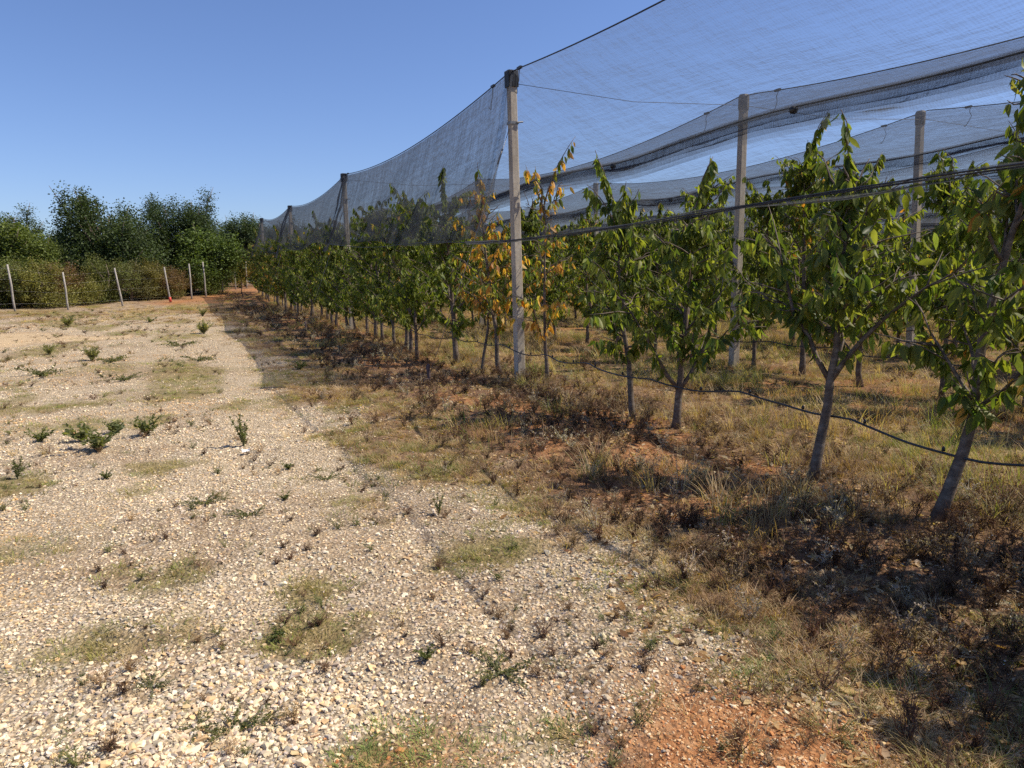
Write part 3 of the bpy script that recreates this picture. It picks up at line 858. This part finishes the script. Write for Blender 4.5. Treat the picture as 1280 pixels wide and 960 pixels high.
ORDP = ['first', 'second', 'third', 'last']
POST_TOP = {}
for r in range(0, 7):
    for k in range(-2, 4):
        x, y = ROW_X[r] + (.10 if r == 0 and k == 0 else 0), post_y(r, k)
        z = tz(x, y)
        if r > 0 and k < 0 and x * .5 > y + 6: pass
        p = empty('net_post', (x, y, z))
        p.rotation_euler = (rg.normal() * .006, rg.normal() * .008, rg.normal() * .05)
        if r == 0 and k == 0: p.rotation_euler = (0, -.020, .03)
        if r == 0 and k == 1: p.rotation_euler = (0, -.012, .0)
        if r == 0:
            lab = {0: 'tallest concrete post with black cap, among the orange leaved trees', 1: 'concrete post with black cap, second along the front row, half behind the net', 2: 'concrete post with black cap, third along the front row', 3: 'smallest farthest concrete post with black cap at the end of the front row'}.get(k, 'concrete post of the front row beside the viewer')
            g = 'capped concrete posts of the front row'
        else:
            lab = 'grey capped concrete post in the %s orchard row, %s' % (ORD[r], {0: 'the one nearest the viewer', 1: 'standing one span farther back', 2: 'standing two spans farther back', 3: 'standing at its far end'}.get(k, 'outside the frame'))
            g = 'grey concrete posts inside the orchard'
        tag(p, lab, 'post', g)
        link('shaft', PM, p)
        link('cap', CAPB if r == 0 else CAPG, p)
        if r == 0: link('strap', STRAP, p)
        POST_TOP[(r, k)] = z + POST_H

# ------------------------------------------------------------------ hail nets
def ridge_z(r, y):
    k = (y - post_y(r, 0)) / POST_DY
    kk = np.clip(np.floor(k), -2, 2).astype(int); t = np.clip(k - kk, 0, 1)
    z0 = np.array([POST_TOP[(r, q)] for q in range(-2, 4)])
    base = z0[kk + 2] * (1 - t) + z0[kk + 3] * t
    return base - (.27 if r == 0 else .40) * 4 * t * (1 - t) + .02
def valley_z(r, y): return terr0(y) + 3.30 + .05 * np.sin(y * 1.13 + r * 2.0) + .04 * (fbm(y, y * 0 + r, .5, 2, 7) - .5)
Y_END = post_y(0, 3) + .1
def sheet(r, xa, za, xb, zb, y0, y1, mat, name, parent, sag=.10, nu=None, ns=16, seed=0, edge0=None, puck=.05):
    nu = nu or max(6, int((y1 - y0) / .22))
    y = np.linspace(y0, y1, nu); s = np.linspace(0, 1, ns)
    YY, SS = np.meshgrid(y, s, indexing='ij')
    A = za(YY); B = zb(YY)
    xa_ = xa if np.isscalar(xa) else xa(YY); xb_ = xb if np.isscalar(xb) else xb(YY)
    XX = xa_ + (xb_ - xa_) * SS
    ZZ = A + (B - A) * SS - sag * 4 * SS * (1 - SS)
    w = 4 * SS * (1 - SS)
    XX = XX + w * puck * 1.5 * (fbm(YY * .6, SS * 2.2, 1.0, 3, seed) - .5)
    ZZ = ZZ + w * puck * 2.2 * (fbm(YY * .5 + SS * 1.3, SS * 3.0, 1.3, 4, seed + 5) - .5)
    V = np.stack([XX, YY, ZZ], -1).reshape(-1, 3)
    i = np.arange(nu - 1)[:, None] * ns; j = np.arange(ns - 1)[None]
    Q = np.stack([i + j, i + j + 1, i + ns + j + 1, i + ns + j], -1).reshape(-1, 4)
    span = math.hypot(float(np.mean(xb_ - xa_)), float(np.mean(B - A)))
    uv = np.stack([YY, SS * span], -1).reshape(-1, 2)
    return link(name, mesh_np(name, V, [Q], mat, True, None, uv), parent)

ORDN = ['front', 'second', 'third', 'fourth', 'fifth', 'sixth', 'seventh']
def cable_mesh(name, P, r, mat, sides=5): return MB().tube(P, r, sides).mesh(name, mat)
clip_m = MB().box((0, 0, 0), (.018, .055, .016)).mesh('clip', CAP_BLACK, False)
knot_m = MB().tube([[-.045, 0, 0], [-.02, 0, 0], [.02, 0, 0], [.045, 0, 0]], [.02, .045, .045, .02], 8).mesh('clip', CAP_BLACK)

def cord_mesh(seed):
    rg = np.random.default_rng(seed); p = np.array([0, 0, 0.0]); P = [p]
    for k in range(6):
        p = p + np.array([.02 * rg.normal(), .03 + .03 * rg.normal(), -.075 + .02 * k * (k > 3)]); P.append(p)
    return MB().tube(P, .0055, 4).mesh('cord', CABLE)
cords = [cord_mesh(k) for k in range(4)]

for r in range(0, 7):
    xr = ROW_X[r]; xv = xr + 1.935; xl = xr - 1.935
    lab = ('translucent dark hail net over the front row, hanging down as a side curtain' if r == 0 else 'translucent dark mesh hail net over the %s orchard row' % ORDN[r])
    net = tag(empty('hail_net', (xr, post_y(r, 0), 0)), lab, 'net', 'hail nets over the orchard rows')
    inv = Matrix.Translation((-xr, -post_y(r, 0), 0))
    kids = []
    y0 = -11.0
    kids.append(sheet(r, xr, lambda y: ridge_z(r, y), xv, lambda y: valley_z(r, y), y0, Y_END, NET_ROOF, 'roof_panel', net, seed=100 + r))
    if r > 0:
        kids.append(sheet(r, xr, lambda y: ridge_z(r, y), xl, lambda y: valley_z(r - 1, y), y0, Y_END, NET_ROOF, 'roof_panel', net, seed=200 + r))
    else:
        # side curtain from the first post to the far end, leaning outwards to its bottom cable
        kids.append(sheet(0, xr - .03, lambda y: ridge_z(0, y) - .03, lambda y: 3.80 + .12 * np.sin(y * .8) * .5, lambda y: 2.02 + terr0(y) + .035 * np.maximum(0, y - 9) * (y < 21) + .42 * (y >= 21) + .06 * np.sin(y * .9), post_y(0, 0) - .18, Y_END, NET_SIDE, 'side_curtain', net, sag=.16, seed=300, puck=.12, ns=22))
        for k in range(1, 4):                                  # overlapping seams folded at each post
            yk = post_y(0, k)
            kids.append(sheet(0, xr - .05, lambda y: ridge_z(0, y) - .05, xr - .70, lambda y: 2.2 + terr0(y), yk - .45, yk - .05, NET_SEAM, 'seam_fold', net, sag=.1, seed=310 + k, puck=.2))
            kids.append(sheet(0, xr - .09, lambda y: ridge_z(0, y) - .05, xr - .75, lambda y: 2.2 + terr0(y), yk - .38, yk - .10, NET_SEAM, 'seam_fold', net, sag=.1, seed=320 + k, puck=.2))
    # gathered hem in the valley: several folded layers
    for q in range(4):
        kids.append(sheet(r, xv - .02 + .02 * q, lambda y: valley_z(r, y) + .03, xv + (q - 1.5) * .06, lambda y: valley_z(r, y) - .13 - .045 * q, y0, Y_END, NET_FOLD, 'gathered_hem', net, sag=.02, ns=5, seed=330 + 7 * q + r, puck=.10))
    yl = np.arange(y0, Y_END, .4)
    kids.append(link('ridge_cable', cable_mesh('ridge_cable', np.stack([yl * 0 + xr, yl, ridge_z(r, yl) + .012], 1), .009, CABLE), net))
    kids.append(link('valley_cable', cable_mesh('valley_cable', np.stack([yl * 0 + xv, yl, valley_z(r, yl) + .0], 1), .010, CABLE), net))
    for yq in np.arange(-8.5, Y_END, POST_DY / 3):             # valley clips
        kids.append(link('clip', knot_m, net, (xv, yq, float(valley_z(r, np.array([yq]))[0]) - .03)))
    for k in range(-1, 4):
        for dy in (-.75, .85) if r > 0 else (-.30, .62):
            yq = post_y(r, k) + dy
            if yq > Y_END: continue
            zq = float(ridge_z(r, np.array([yq]))[0]) + .014
            kids.append(link('clip', clip_m, net, (xr, yq, zq)))
            kids.append(link('cord', cords[(k + r) % 4], net, (xr - .02, yq - .05, zq - .01)))
    for o in kids:
        o.matrix_parent_inverse = inv

# cross wires between posts, seen as thin lines through the net
for k in (0, 1):
    P = []
    for r in range(0, 7):
        P.append([ROW_X[r], post_y(r, k), POST_TOP[(r, k)] - .12])
        if r < 6: P.append([ROW_X[r] + 1.935, (post_y(r, k) + post_y(r + 1, k)) / 2, (POST_TOP[(r, k)] + POST_TOP[(r + 1, k)]) / 2 - .22])
    tag(link('cross_wire', cable_mesh('cross_wire', np.array(P), .004, CABLE, 4)), ('thin dark wire joining the nearest post tops across the rows' if k == 0 else 'thin dark wire joining post tops across the rows one span farther back'), 'wire', 'wires across the rows')

# bottom cable with the rolled net on it
yl = np.arange(-6, 44, .25)
cz = 1.97 + terr0(yl) + .03 * np.sin(yl * .7) + np.where(yl > 9, .035 * np.clip(yl - 9, 0, 12), 0)
b = MB()
bc = tag(empty('net_cable', (3.6, 9.4, 0)), 'long black cable with rolled net running in front of the tree row', 'cable')
o = link('cable', cable_mesh('cable', np.stack([yl * 0 + 3.6, yl, cz], 1), .0055, CABLE), bc); o.matrix_parent_inverse = Matrix.Translation((-3.6, -9.4, 0))
ym = yl[yl < 9.5]; zm = cz[yl < 9.5]
rr_ = .002 + .007 * fbm(ym * 2, ym * 0, 1, 3, 77)
o = link('rolled_net', MB().tube(np.stack([ym * 0 + 3.6 + .012 * np.sin(ym * 3), ym, zm - .012], 1), rr_, 7).mesh('rolled_net', plain('net_roll', (.03, .032, .037), .9, 60, .6)), bc); o.matrix_parent_inverse = Matrix.Translation((-3.6, -9.4, 0))
rl = sheet(0, 3.6, lambda y: 1.97 + .03 * np.sin(y * .7) + 0 * y, 3.60, lambda y: 1.945 + .03 * np.sin(y * .7) + .05 * (fbm(y, y * 0, .9, 3, 5) - .5), -6, 9.4, NET_FOLD, 'hanging_hem', bc, sag=0, ns=4, seed=9, puck=.1)
rl.matrix_parent_inverse = Matrix.Translation((-3.6, -9.4, 0))

# guy wires with ground anchors
for k in range(0, 4):
    x, y = ROW_X[0], post_y(0, k)
    zt = POST_TOP[(0, k)] - .66
    ax, ay = 3.12, y + .12; az_ = tz(ax, ay)
    g = tag(empty('guy_wire', (ax, ay, az_)), 'thin steel guy wire staying the %s capped post of the front row' % ORDP[k], 'wire', 'guy wires of the front row posts')
    P = np.array([[0, 0, .10], [(x - ax) * .5, (y - ay) * .5, (zt - az_) * .5 - .02], [x - ax, y - ay, zt - az_]])
    link('wire', cable_mesh('wire', P, .0045, STEEL, 4), g)
    tb = P[2] + (P[0] - P[2]) * .16
    link('turnbuckle', MB().tube([P[2] + (P[0] - P[2]) * .10, tb], .013, 6).mesh('turnbuckle', STEEL), g)
    an = tag(empty('ground_anchor', (ax, ay, az_)), 'short dark iron anchor with a ring at the foot of the %s guy wire' % ORDP[k], 'anchor', 'ground anchors of the guy wires')
    link('rod', MB().tube([[0, 0, -.1], [.01, 0, .10], [.0, .01, .26], [.01, 0, .30]], [.022, .026, .03, .018], 7).mesh('rod', RUST), an)
    th = np.linspace(0, 2 * PI, 14)
    link('ring', MB().tube(np.stack([.055 * np.cos(th) - .03, 0 * th - .02, .055 * np.sin(th) + .04], 1), .009, 5, False).mesh('ring', RUST), an)

# irrigation hoses: one per row, hung from trunk to trunk
for r in range(0, 5):
    yl = np.arange(-3 if r == 0 else .5 * ROW_X[r] - 2, 44, .12)
    hz = .48 + terr0(yl) + .09 * (fbm(yl, yl * 0 + r * 3, .7, 3, 15 + r) - .5) * 2 - .05 * np.abs(np.sin(yl * 2.6))
    xx = ROW_X[r] - .12 + .05 * np.sin(yl * 1.7 + r)
    h = tag(empty('drip_hose', (ROW_X[r], 9, .48)), ('dark blue black drip hose sagging from trunk to trunk along the front row' if r == 0 else 'dark drip hose strung along the %s orchard row' % ORD[r]), 'hose', 'drip hoses of the orchard')
    iv = Matrix.Translation((-ROW_X[r], -9, -.48))
    o = link('pipe', cable_mesh('pipe', np.stack([xx, yl, hz], 1), .0082, HOSE, 6), h); o.matrix_parent_inverse = iv
    em = MB().tube([[0, 0, .012], [0, 0, .03], [.004, 0, .042]], [.012, .011, .007], 6).mesh('emitter', CAP_BLACK)
    if r < 2:
        for q in range(4, min(len(yl), 120), 5):
            o = link('emitter', em, h, (xx[q], yl[q], hz[q])); o.matrix_parent_inverse = iv

# ------------------------------------------------------------------ weeds on the gravel
def weed_mesh(seed, kind):
    rg = np.random.default_rng(seed); b = MB(); P, D, L, C = [], [], [], []
    n = {'bush': 16, 'spike': 9, 'sprawl': 14, 'pale': 26}[kind]
    gre = [(.095, .12, .045), (.125, .145, .06), (.08, .10, .04), (.17, .18, .08)] if kind != 'sprawl' else [(.11, .12, .055), (.09, .11, .05), (.16, .15, .08)]
    if kind == 'pale': gre = [(.20, .22, .10), (.26, .26, .13), (.16, .19, .08), (.34, .30, .17)]
    for _ in range(n):
        a = rg.random() * 6.28
        out = {'bush': .2 + .8 * rg.random(), 'spike': .12 + .25 * rg.random(), 'sprawl': 1.0 + 1.2 * rg.random(), 'pale': .25 + .5 * rg.random()}[kind]
        h = {'bush': .14, 'spike': .24, 'sprawl': .06, 'pale': .16}[kind] * (.5 + .7 * rg.random())
        ts = np.linspace(0, 1, 5); le = max(h, .1)
        pts = np.array([[math.cos(a) * out * le * t, math.sin(a) * out * le * t, h * t ** .8] for t in ts]) + rg.normal(size=(5, 3)) * .004
        b.tube(pts, np.linspace(.003, .001, 5), 3, False)
        for _ in range(26 if kind != 'spike' else 36):
            t = .15 + .85 * rg.random(); q = t * 4; k = min(int(q), 3); p = pts[k] + (pts[k + 1] - pts[k]) * (q - k)
            d = rg.normal(size=3) * (.5 if kind == 'pale' else 1) + [0, 0, 1.0 if kind == 'pale' else .5]
            P.append(p); D.append(d); L.append({'bush': .022, 'spike': .020, 'sprawl': .016, 'pale': .036}[kind] * (.6 + .8 * rg.random())); C.append(gre[rg.integers(len(gre))])
    P = np.array(P); Mx = leaf_frames(np.array(D), rg)
    return b.mesh('stem', plain('weed_stem%d' % seed, (.15, .15, .07))), leaves_mesh('foliage', P, Mx, np.array(L), np.array(C), LEAF, .5 if kind != 'pale' else .12)
WK = {k: [weed_mesh(500 + 10 * q + s, k) for s in range(3)] for q, k in enumerate(('bush', 'spike', 'sprawl', 'pale'))}
WEEDS = [(-.76, 7.25, 'bush', 2.0, 'largest dark green bushy weed on the gravel, in the middle of a cluster'),
         (-.95, 7.75, 'bush', 1.5, 'bushy green weed just behind the largest weed on the gravel'),
         (-.72, 8.15, 'bush', 1.3, 'farthest bushy weed of the big cluster on the gravel'),
         (-1.30, 7.9, 'bush', 1.1, 'bushy weed on the outer left side of the big cluster on the gravel'),
         (-.40, 7.77, 'bush', 1.5, 'low spreading green weed standing alone beside the big cluster'),
         (.43, 6.95, 'spike', 1.25, 'upright spiky green weed alone in the middle of the gravel'),
         (.49, 21.2, 'spike', 2.6, 'tall pale green weed tuft at the far edge of the gravel'),
         (-1.66, 16.1, 'spike', 2.0, 'pale green weed clump in front of the sandy strip'),
         (-1.3, 15.6, 'sprawl', 2.4, 'sprawling grey green weed beside the clump in front of the sandy strip'),
         (1.40, 4.26, 'spike', .55, 'small upright green weed at the edge of the dry grass'),
         (1.76, 12.68, 'bush', 1.3, 'dark low weed where the gravel meets the tree shadows'),
         (.06, 2.47, 'sprawl', .8, 'grey green sprawling weed on the pebbles near the bottom'),
         (-.05, 2.52, 'sprawl', .5, 'tiny sprawling weed touching the grey green one near the bottom'),
         (.78, 2.57, 'bush', .45, 'small dark green weed alone on the coarse stones'),
         (-2.2, 14.0, 'sprawl', 2.6, 'sprawling weed left of the sandy strip on pale gravel'),
         (-2.6, 11.2, 'bush', 1.4, 'green weed clump by the left frame edge'),
         (-1.55, 7.0, 'spike', .8, 'thin weed in front of the left frame edge cluster'),
         (-1.25, 6.55, 'spike', .75, 'thin upright weed below the big cluster'),
         (-1.75, 6.9, 'bush', .7, 'low dark weed at the left frame edge'),
         (-.62, 6.2, 'bush', .55, 'low weed at the front end of the olive turf patch'),
         (.30, 4.75, 'sprawl', .8, 'dark sprawling weed beside the olive turf patch in mid gravel'),
         (.55, 5.05, 'bush', .5, 'small weed dot in the centre of the gravel'),
         (.95, 5.6, 'sprawl', .8, 'flat dark weed on the gravel near the dry verge'),
         (.70, 6.0, 'bush', .6, 'low rounded weed on the gravel near the dry verge'),
         (.05, 5.2, 'sprawl', .9, 'flat weed on pale stones left of the middle turf patch'),
         (-.20, 2.85, 'sprawl', .55, 'dry flat sprig on stones near the bottom left'),
         (.28, 3.05, 'bush', .55, 'dark weed at the lower end of the double turf patch'),
         (1.0, 2.35, 'sprawl', .9, 'flat olive weed beside the orange soil'),
         (-.9, 12.6, 'sprawl', 1.8, 'flat weed on the pale gravel in the distance'),
         (.2, 15.0, 'sprawl', 2.0, 'pale sprawling weed midway to the far edge of the gravel'),
         (-.1, 18.0, 'sprawl', 2.4, 'grey weed on the far gravel'),
         (-2.6, 17.8, 'spike', 1.6, 'pale upright weed right in front of the sandy strip'),
         (-3.3, 26.5, 'spike', 2.6, 'tall dry weed behind the sandy strip'),
         (-1.0, 27.0, 'bush', 1.8, 'green weed behind the sandy strip'),
         (.7, 30.0, 'spike', 2.0, 'slim weed near the start of the red track')]
for q, (x, y, kd, s, lab) in enumerate(WEEDS):
    if y > 10 and kd == 'spike': kd = 'pale'
    st, fo = WK[kd][q % 3]
    w = tag(empty('weed', (x, y, tz(x, y)), q * 1.7), lab, 'weed', 'weeds growing on the gravel yard')
    w.scale = (s, s, s * (.72 if kd != 'spike' else .9))
    link('stem', st, w); link('foliage', fo, w)

# ------------------------------------------------------------------ fence of old wooden posts and the shrubs behind
FP = [(-14, 32.0, .0), (-11.6, 33.2, .03), (-9.0, 34.6, -.05)] + [(*at(px, d), l) for px, d, l in ((24, 31, -.07), (90, 32.5, -.06), (158, 34.5, -.14), (218, 37, -.12), (244, 39, -.01), (262, 41, -.03), (283, 44, 0), (299, 47, 0), (313, 50, .02), (326, 54, 0))]
fence = tag(empty('wire_fence', (FP[6][0], FP[6][1], 0)), 'old fence of leaning weathered wooden posts with thin wires in front of the shrubs', 'fence')
iv = Matrix.Translation((-FP[6][0], -FP[6][1], 0))
tops = []
rg = np.random.default_rng(91)
for q, (x, y, l) in enumerate(FP):
    z = tz(x, y); h = 1.82 + .12 * rg.normal()
    tip = np.array([x + l * h * cy, y - l * h * sy, z + h])
    base = np.array([x, y, z - .2])
    P = np.array([base + (tip - base) * t + rg.normal(size=3) * .012 * (0 < t < 1) for t in (0, .3, .6, 1)])
    o = link('fence_post', MB().tube(P, [.044, .043, .04, .035], 8).mesh('fence_post', OLDWOOD), fence); o.matrix_parent_inverse = iv
    if q == 6:
        pb = base + (tip - base) * .12
        o2 = link('red_mark', MB().tube([pb, base + (tip - base) * .24], .064, 8).mesh('red_mark', REDPAINT), fence); o2.matrix_parent_inverse = iv
    tops.append((base, tip))
for f in (.25, .5, .72, .92):
    P = np.array([b_ + (t_ - b_) * f for b_, t_ in tops]); P[:, 1] -= .06
    o = link('wire', cable_mesh('wire', P, .0018, STEEL, 4), fence); o.matrix_parent_inverse = iv

def bush_mesh(seed, w, h, n, leaf, lobes=9, spiky=0.0, base=.0):
    """cloud of leaf clumps on several lobes: uneven outline, gaps"""
    rg = np.random.default_rng(seed)
    cs = []
    for _ in range(lobes):
        a = rg.random() * 6.28; rr = w * .5 * math.sqrt(rg.random()) * .75; zc = base + (h - base) * (.10 + .74 * rg.random())
        k = 1 - .55 * max(0, (zc / h - .45))
        cs.append((math.cos(a) * rr * k, math.sin(a) * rr * k, zc, w * (.16 + .15 * rg.random()) * k, h * (.13 + .13 * rg.random())))
    for _ in range(int(lobes * spiky * 1.6)):                   # upward sprays break the outline
        x, y, z, r1, r2 = cs[int(rg.integers(0, lobes))]
        a = rg.random() * 6.28
        cs.append((x + math.cos(a) * r1 * .7, y + math.sin(a) * r1 * .7, z + r2 * (.45 + .65 * rg.random()), r1 * .32, r2 * (.45 + .3 * rg.random())))
    P, D = [], []
    per = n // lobes
    for (x, y, z, r1, r2) in cs:
        # each lobe: sprays of leaves along random twigs
        for _ in range(max(6, int(per / 14 * min(1.0, r1 / (w * .2))))):
            v = rg.normal(size=3); v /= np.linalg.norm(v)
            rad = .30 + .78 * rg.random() ** .6
            tip = np.array([x, y, z]) + v * rad * [r1, r1, r2]
            dv = v + [0, 0, .5 + spiky]
            for q in range(14):
                P.append(tip + dv * leaf * (q * .35 - 2.0) + rg.normal(size=3) * leaf * 1.0); D.append(rg.normal(size=3) + v * .8 + [0, 0, -.2])
    P = np.array(P); D = np.array(D); keep = P[:, 2] > .02; P = P[keep]; D = D[keep]
    L = leaf * (.6 + .8 * rg.random(len(P)))
    tone = fbm(P[:, 0] * 2 + P[:, 2] * .7, P[:, 1] * 2 + P[:, 2] * 1.3, 1.0, 3, seed)[:, None]
    C = np.repeat([[1.0, 1.0, 1.0]], len(P), 0) * (.55 + .9 * rg.random((len(P), 1))) * (.6 + .8 * tone)
    Mx = leaf_frames(D, rg)
    # diamond leaves
    n_ = len(P); w_ = Mx[:, :, 0]; d_ = Mx[:, :, 1]; nn = Mx[:, :, 2]
    V = np.stack([P - d_ * L[:, None] * .5, P + w_ * L[:, None] * .32 + nn * L[:, None] * .06, P + d_ * L[:, None] * .5, P - w_ * L[:, None] * .32 + nn * L[:, None] * .06], 1).reshape(-1, 3)
    Q = (np.arange(n_) * 4)[:, None] + np.arange(4)[None]
    me = mesh_np('foliage', V, [Q], LEAF_FAR, False, np.repeat(C, 4, 0))
    wd = MB()
    wd.tube([[0, 0, -.1], [.03 * w, .02, h * .3], [.0, .03 * w, h * .62], [.02 * w, 0, h * .85]], [.028 * w, .022 * w, .013 * w, .006 * w], 7)
    for (x, y, z, r1, r2) in cs:
        b0 = np.array([0, 0, h * (.12 + .35 * rg.random())]); e = np.array([x, y, z])
        wd.tube([b0, b0 * .5 + e * .5 + rg.normal(size=3) * .05 * w, e, e + (e - b0) * .25], [.011 * w, .008 * w, .005 * w, .002 * w], 5)
    return wd.mesh('trunk', BARK), me

BUSH = [bush_mesh(600 + k, 2.6, 2.3, 15000, .065, 13, .3) for k in range(5)]
TREE = [bush_mesh(620, 5.2, 6.2, 46000, .12, 26, .55, .8), bush_mesh(621, 4.8, 6.2, 48000, .10, 22, .35, .9), bush_mesh(622, 4.4, 4.8, 26000, .14, 18, .2, .5), bush_mesh(623, 4.0, 5.2, 32000, .10, 16, .35, .8)]
def shrub(name, cat, protos, k, xy, s, colr, label, group, hs=1.0, rz=None):
    x, y = xy
    t = tag(empty(name, (x, y, tz(x, y)), rz if rz is not None else float(RNG.random() * 6.28)), label, cat, group)
    t.scale = (s, s, s * hs)
    link('trunk', protos[k][0], t)
    c = link('crown', protos[k][1], t); c.color = (*colr, 1)
    return t
GT = 'trees behind the old fence'
shrub('broadleaf_tree', 'tree', TREE, 0, at(148, 40), 1.0, (.050, .075, .026), 'tallest dark green tree behind the fence, with a jagged crown', GT, 0.82, .4)
shrub('broadleaf_tree', 'tree', TREE, 1, at(238, 44), 1.0, (.045, .070, .026), 'dark round headed tree behind the fence, second tallest', GT, 0.80, 2.0)
shrub('broadleaf_tree', 'tree', TREE, 2, at(266, 43), .95, (.085, .125, .030), 'mid green rounded tree in front of the round headed dark one', GT, 0.74)
shrub('broadleaf_tree', 'tree', TREE, 2, at(18, 36), 1.05, (.095, .125, .028), 'bright yellow green tree at the left end of the tree line', GT, 0.68)
shrub('broadleaf_tree', 'tree', TREE, 3, at(58, 37.5), .85, (.10, .13, .032), 'yellow green bushy tree between the left end and the tallest tree', GT, 0.64)
shrub('broadleaf_tree', 'tree', TREE, 1, at(30, 42), .95, (.055, .080, .028), 'dark tree top rising behind the yellow green trees', GT, 0.68)
shrub('broadleaf_tree', 'tree', TREE, 3, at(312, 54), 1.05, (.050, .078, .03), 'dark tree at the right end of the tree line, close to the last post', GT, 0.84)
shrub('broadleaf_tree', 'tree', TREE, 0, at(288, 56), .85, (.085, .085, .03), 'brownish green tree between the rounded tree and the right end', GT, 0.76)
shrub('broadleaf_tree', 'tree', TREE, 1, at(345, 62), .9, (.05, .075, .03), 'dark tree partly behind the last capped post of the front row', GT, 0.80)
shrub('broadleaf_tree', 'tree', TREE, 2, at(195, 43), .9, (.06, .09, .03), 'low dark green tree filling the gap between the two tallest trees', GT, 0.64)
shrub('broadleaf_tree', 'tree', TREE, 2, at(100, 43), .9, (.07, .10, .03), 'pale green tree top far behind, left of the tallest tree', GT, 0.68)
for q, (px, d) in enumerate(((-120, 36), (-60, 34), (-200, 38))):
    shrub('broadleaf_tree', 'tree', TREE, q, at(px, d), .95, (.07, .10, .03), 'tree of the fence line standing outside the frame', GT, 0.68)
TONES = [(.14, .13, .04), (.10, .12, .035), (.15, .10, .05), (.13, .13, .06), (.19, .16, .04), (.09, .10, .035), (.14, .09, .05), (.11, .145, .04), (.17, .17, .05)]
TN = ['olive', 'dull green', 'rusty brown', 'grey olive', 'yellow olive', 'dark olive', 'reddish brown', 'fresh green', 'yellow green']
px = -230.0; q = 0
where = lambda p: 'outside the frame' if p < -15 else 'left of the first leaning post' if p < 24 else 'between the first two leaning posts' if p < 92 else 'between the second and third leaning posts' if p < 158 else 'between the third and fourth leaning posts' if p < 218 else 'behind the closely spaced straight posts' if p < 300 else 'at the far end of the fence'
while px < 345:
    d = float(np.interp(px, [-230, 24, 90, 158, 218, 262, 299, 345], [30, 32, 33.5, 35.7, 38.2, 42.2, 48.5, 57])) + .9 + .8 * RNG.random()
    tn = (0, 8, 3, 7, 4, 2, 1, 8, 5, 0, 7, 3, 6, 1, 4, 7)[(q * 5) % 16]
    shrub('shrub', 'shrub', BUSH, q % 5, at(px, d), .85 + .25 * RNG.random(), tuple(np.array(TONES[tn]) * [1.06, 1.02, .95]), '%s shrub behind the old fence, %s' % (TN[tn], where(px)), 'shrubs behind the old fence', .72 + .42 * RNG.random())
    px += 21 + 10 * RNG.random(); q += 1
# small bare sapling by the red track
s = tag(empty('sapling', (*at(306, 43), tz(*at(306, 43)))), 'thin young sapling standing alone beside the red track', 'sapling')
link('trunk', MB().tube([[0, 0, -.1], [.03, 0, .6], [.0, .02, 1.25]], [.03, .022, .01], 6).mesh('trunk', BARK), s)
c = link('crown', PROTO[4][1], s); c.scale = (.5, .5, .42); c.location = (0, 0, .5); c.color = (1.0, .9, .6, 1)

# far tree belt closing the view beyond the orchard
pts, rots, scs, ids, tn = [], [], [], [], []
rg = np.random.default_rng(17)
for a in np.linspace(.10, 1.25, 90):
    d = 92 + 10 * rg.random(); x, y = d * math.sin(a), d * math.cos(a)
    pts.append((x, y, float(terr0(y)) - .1)); rots.append((0, 0, rg.random() * 6.28)); s = .8 + .4 * rg.random(); scs.append((s * 1.3, s * 1.3, s * .95)); ids.append(rg.integers(0, 4)); tn.append((.06, .09, .03))
LEAF_BELT = leaf_mat('belt_leaf', True, trans=.2, rough=.7)
belt = []
for t_, f_ in TREE:
    f2 = f_.copy(); f2.materials.clear(); f2.materials.append(LEAF_BELT); belt.append(f2)
tag(scatter('far_woods', belt, np.array(pts), np.array(rots), np.array(scs), np.array(ids), np.array(tn), LEAF_BELT), 'distant dark tree belt beyond the orchard rows', 'woods', kind='stuff')

# scraps of paper
for (x, y, lab) in ((.42, 6.6, 'small white scrap lying beside the spiky green weed'),):
    b = MB(); b.add([[-.03, -.02, .0], [.03, -.025, .008], [.035, .02, .02], [.0, .03, .012], [-.035, .02, .022]], T=[[0, 1, 4], [1, 2, 3], [1, 3, 4]])
    tag(link('paper_scrap', b.mesh('paper_scrap', WHITE_LITTER, False), None, (x, y, tz(x, y) + .03)), lab, 'litter')
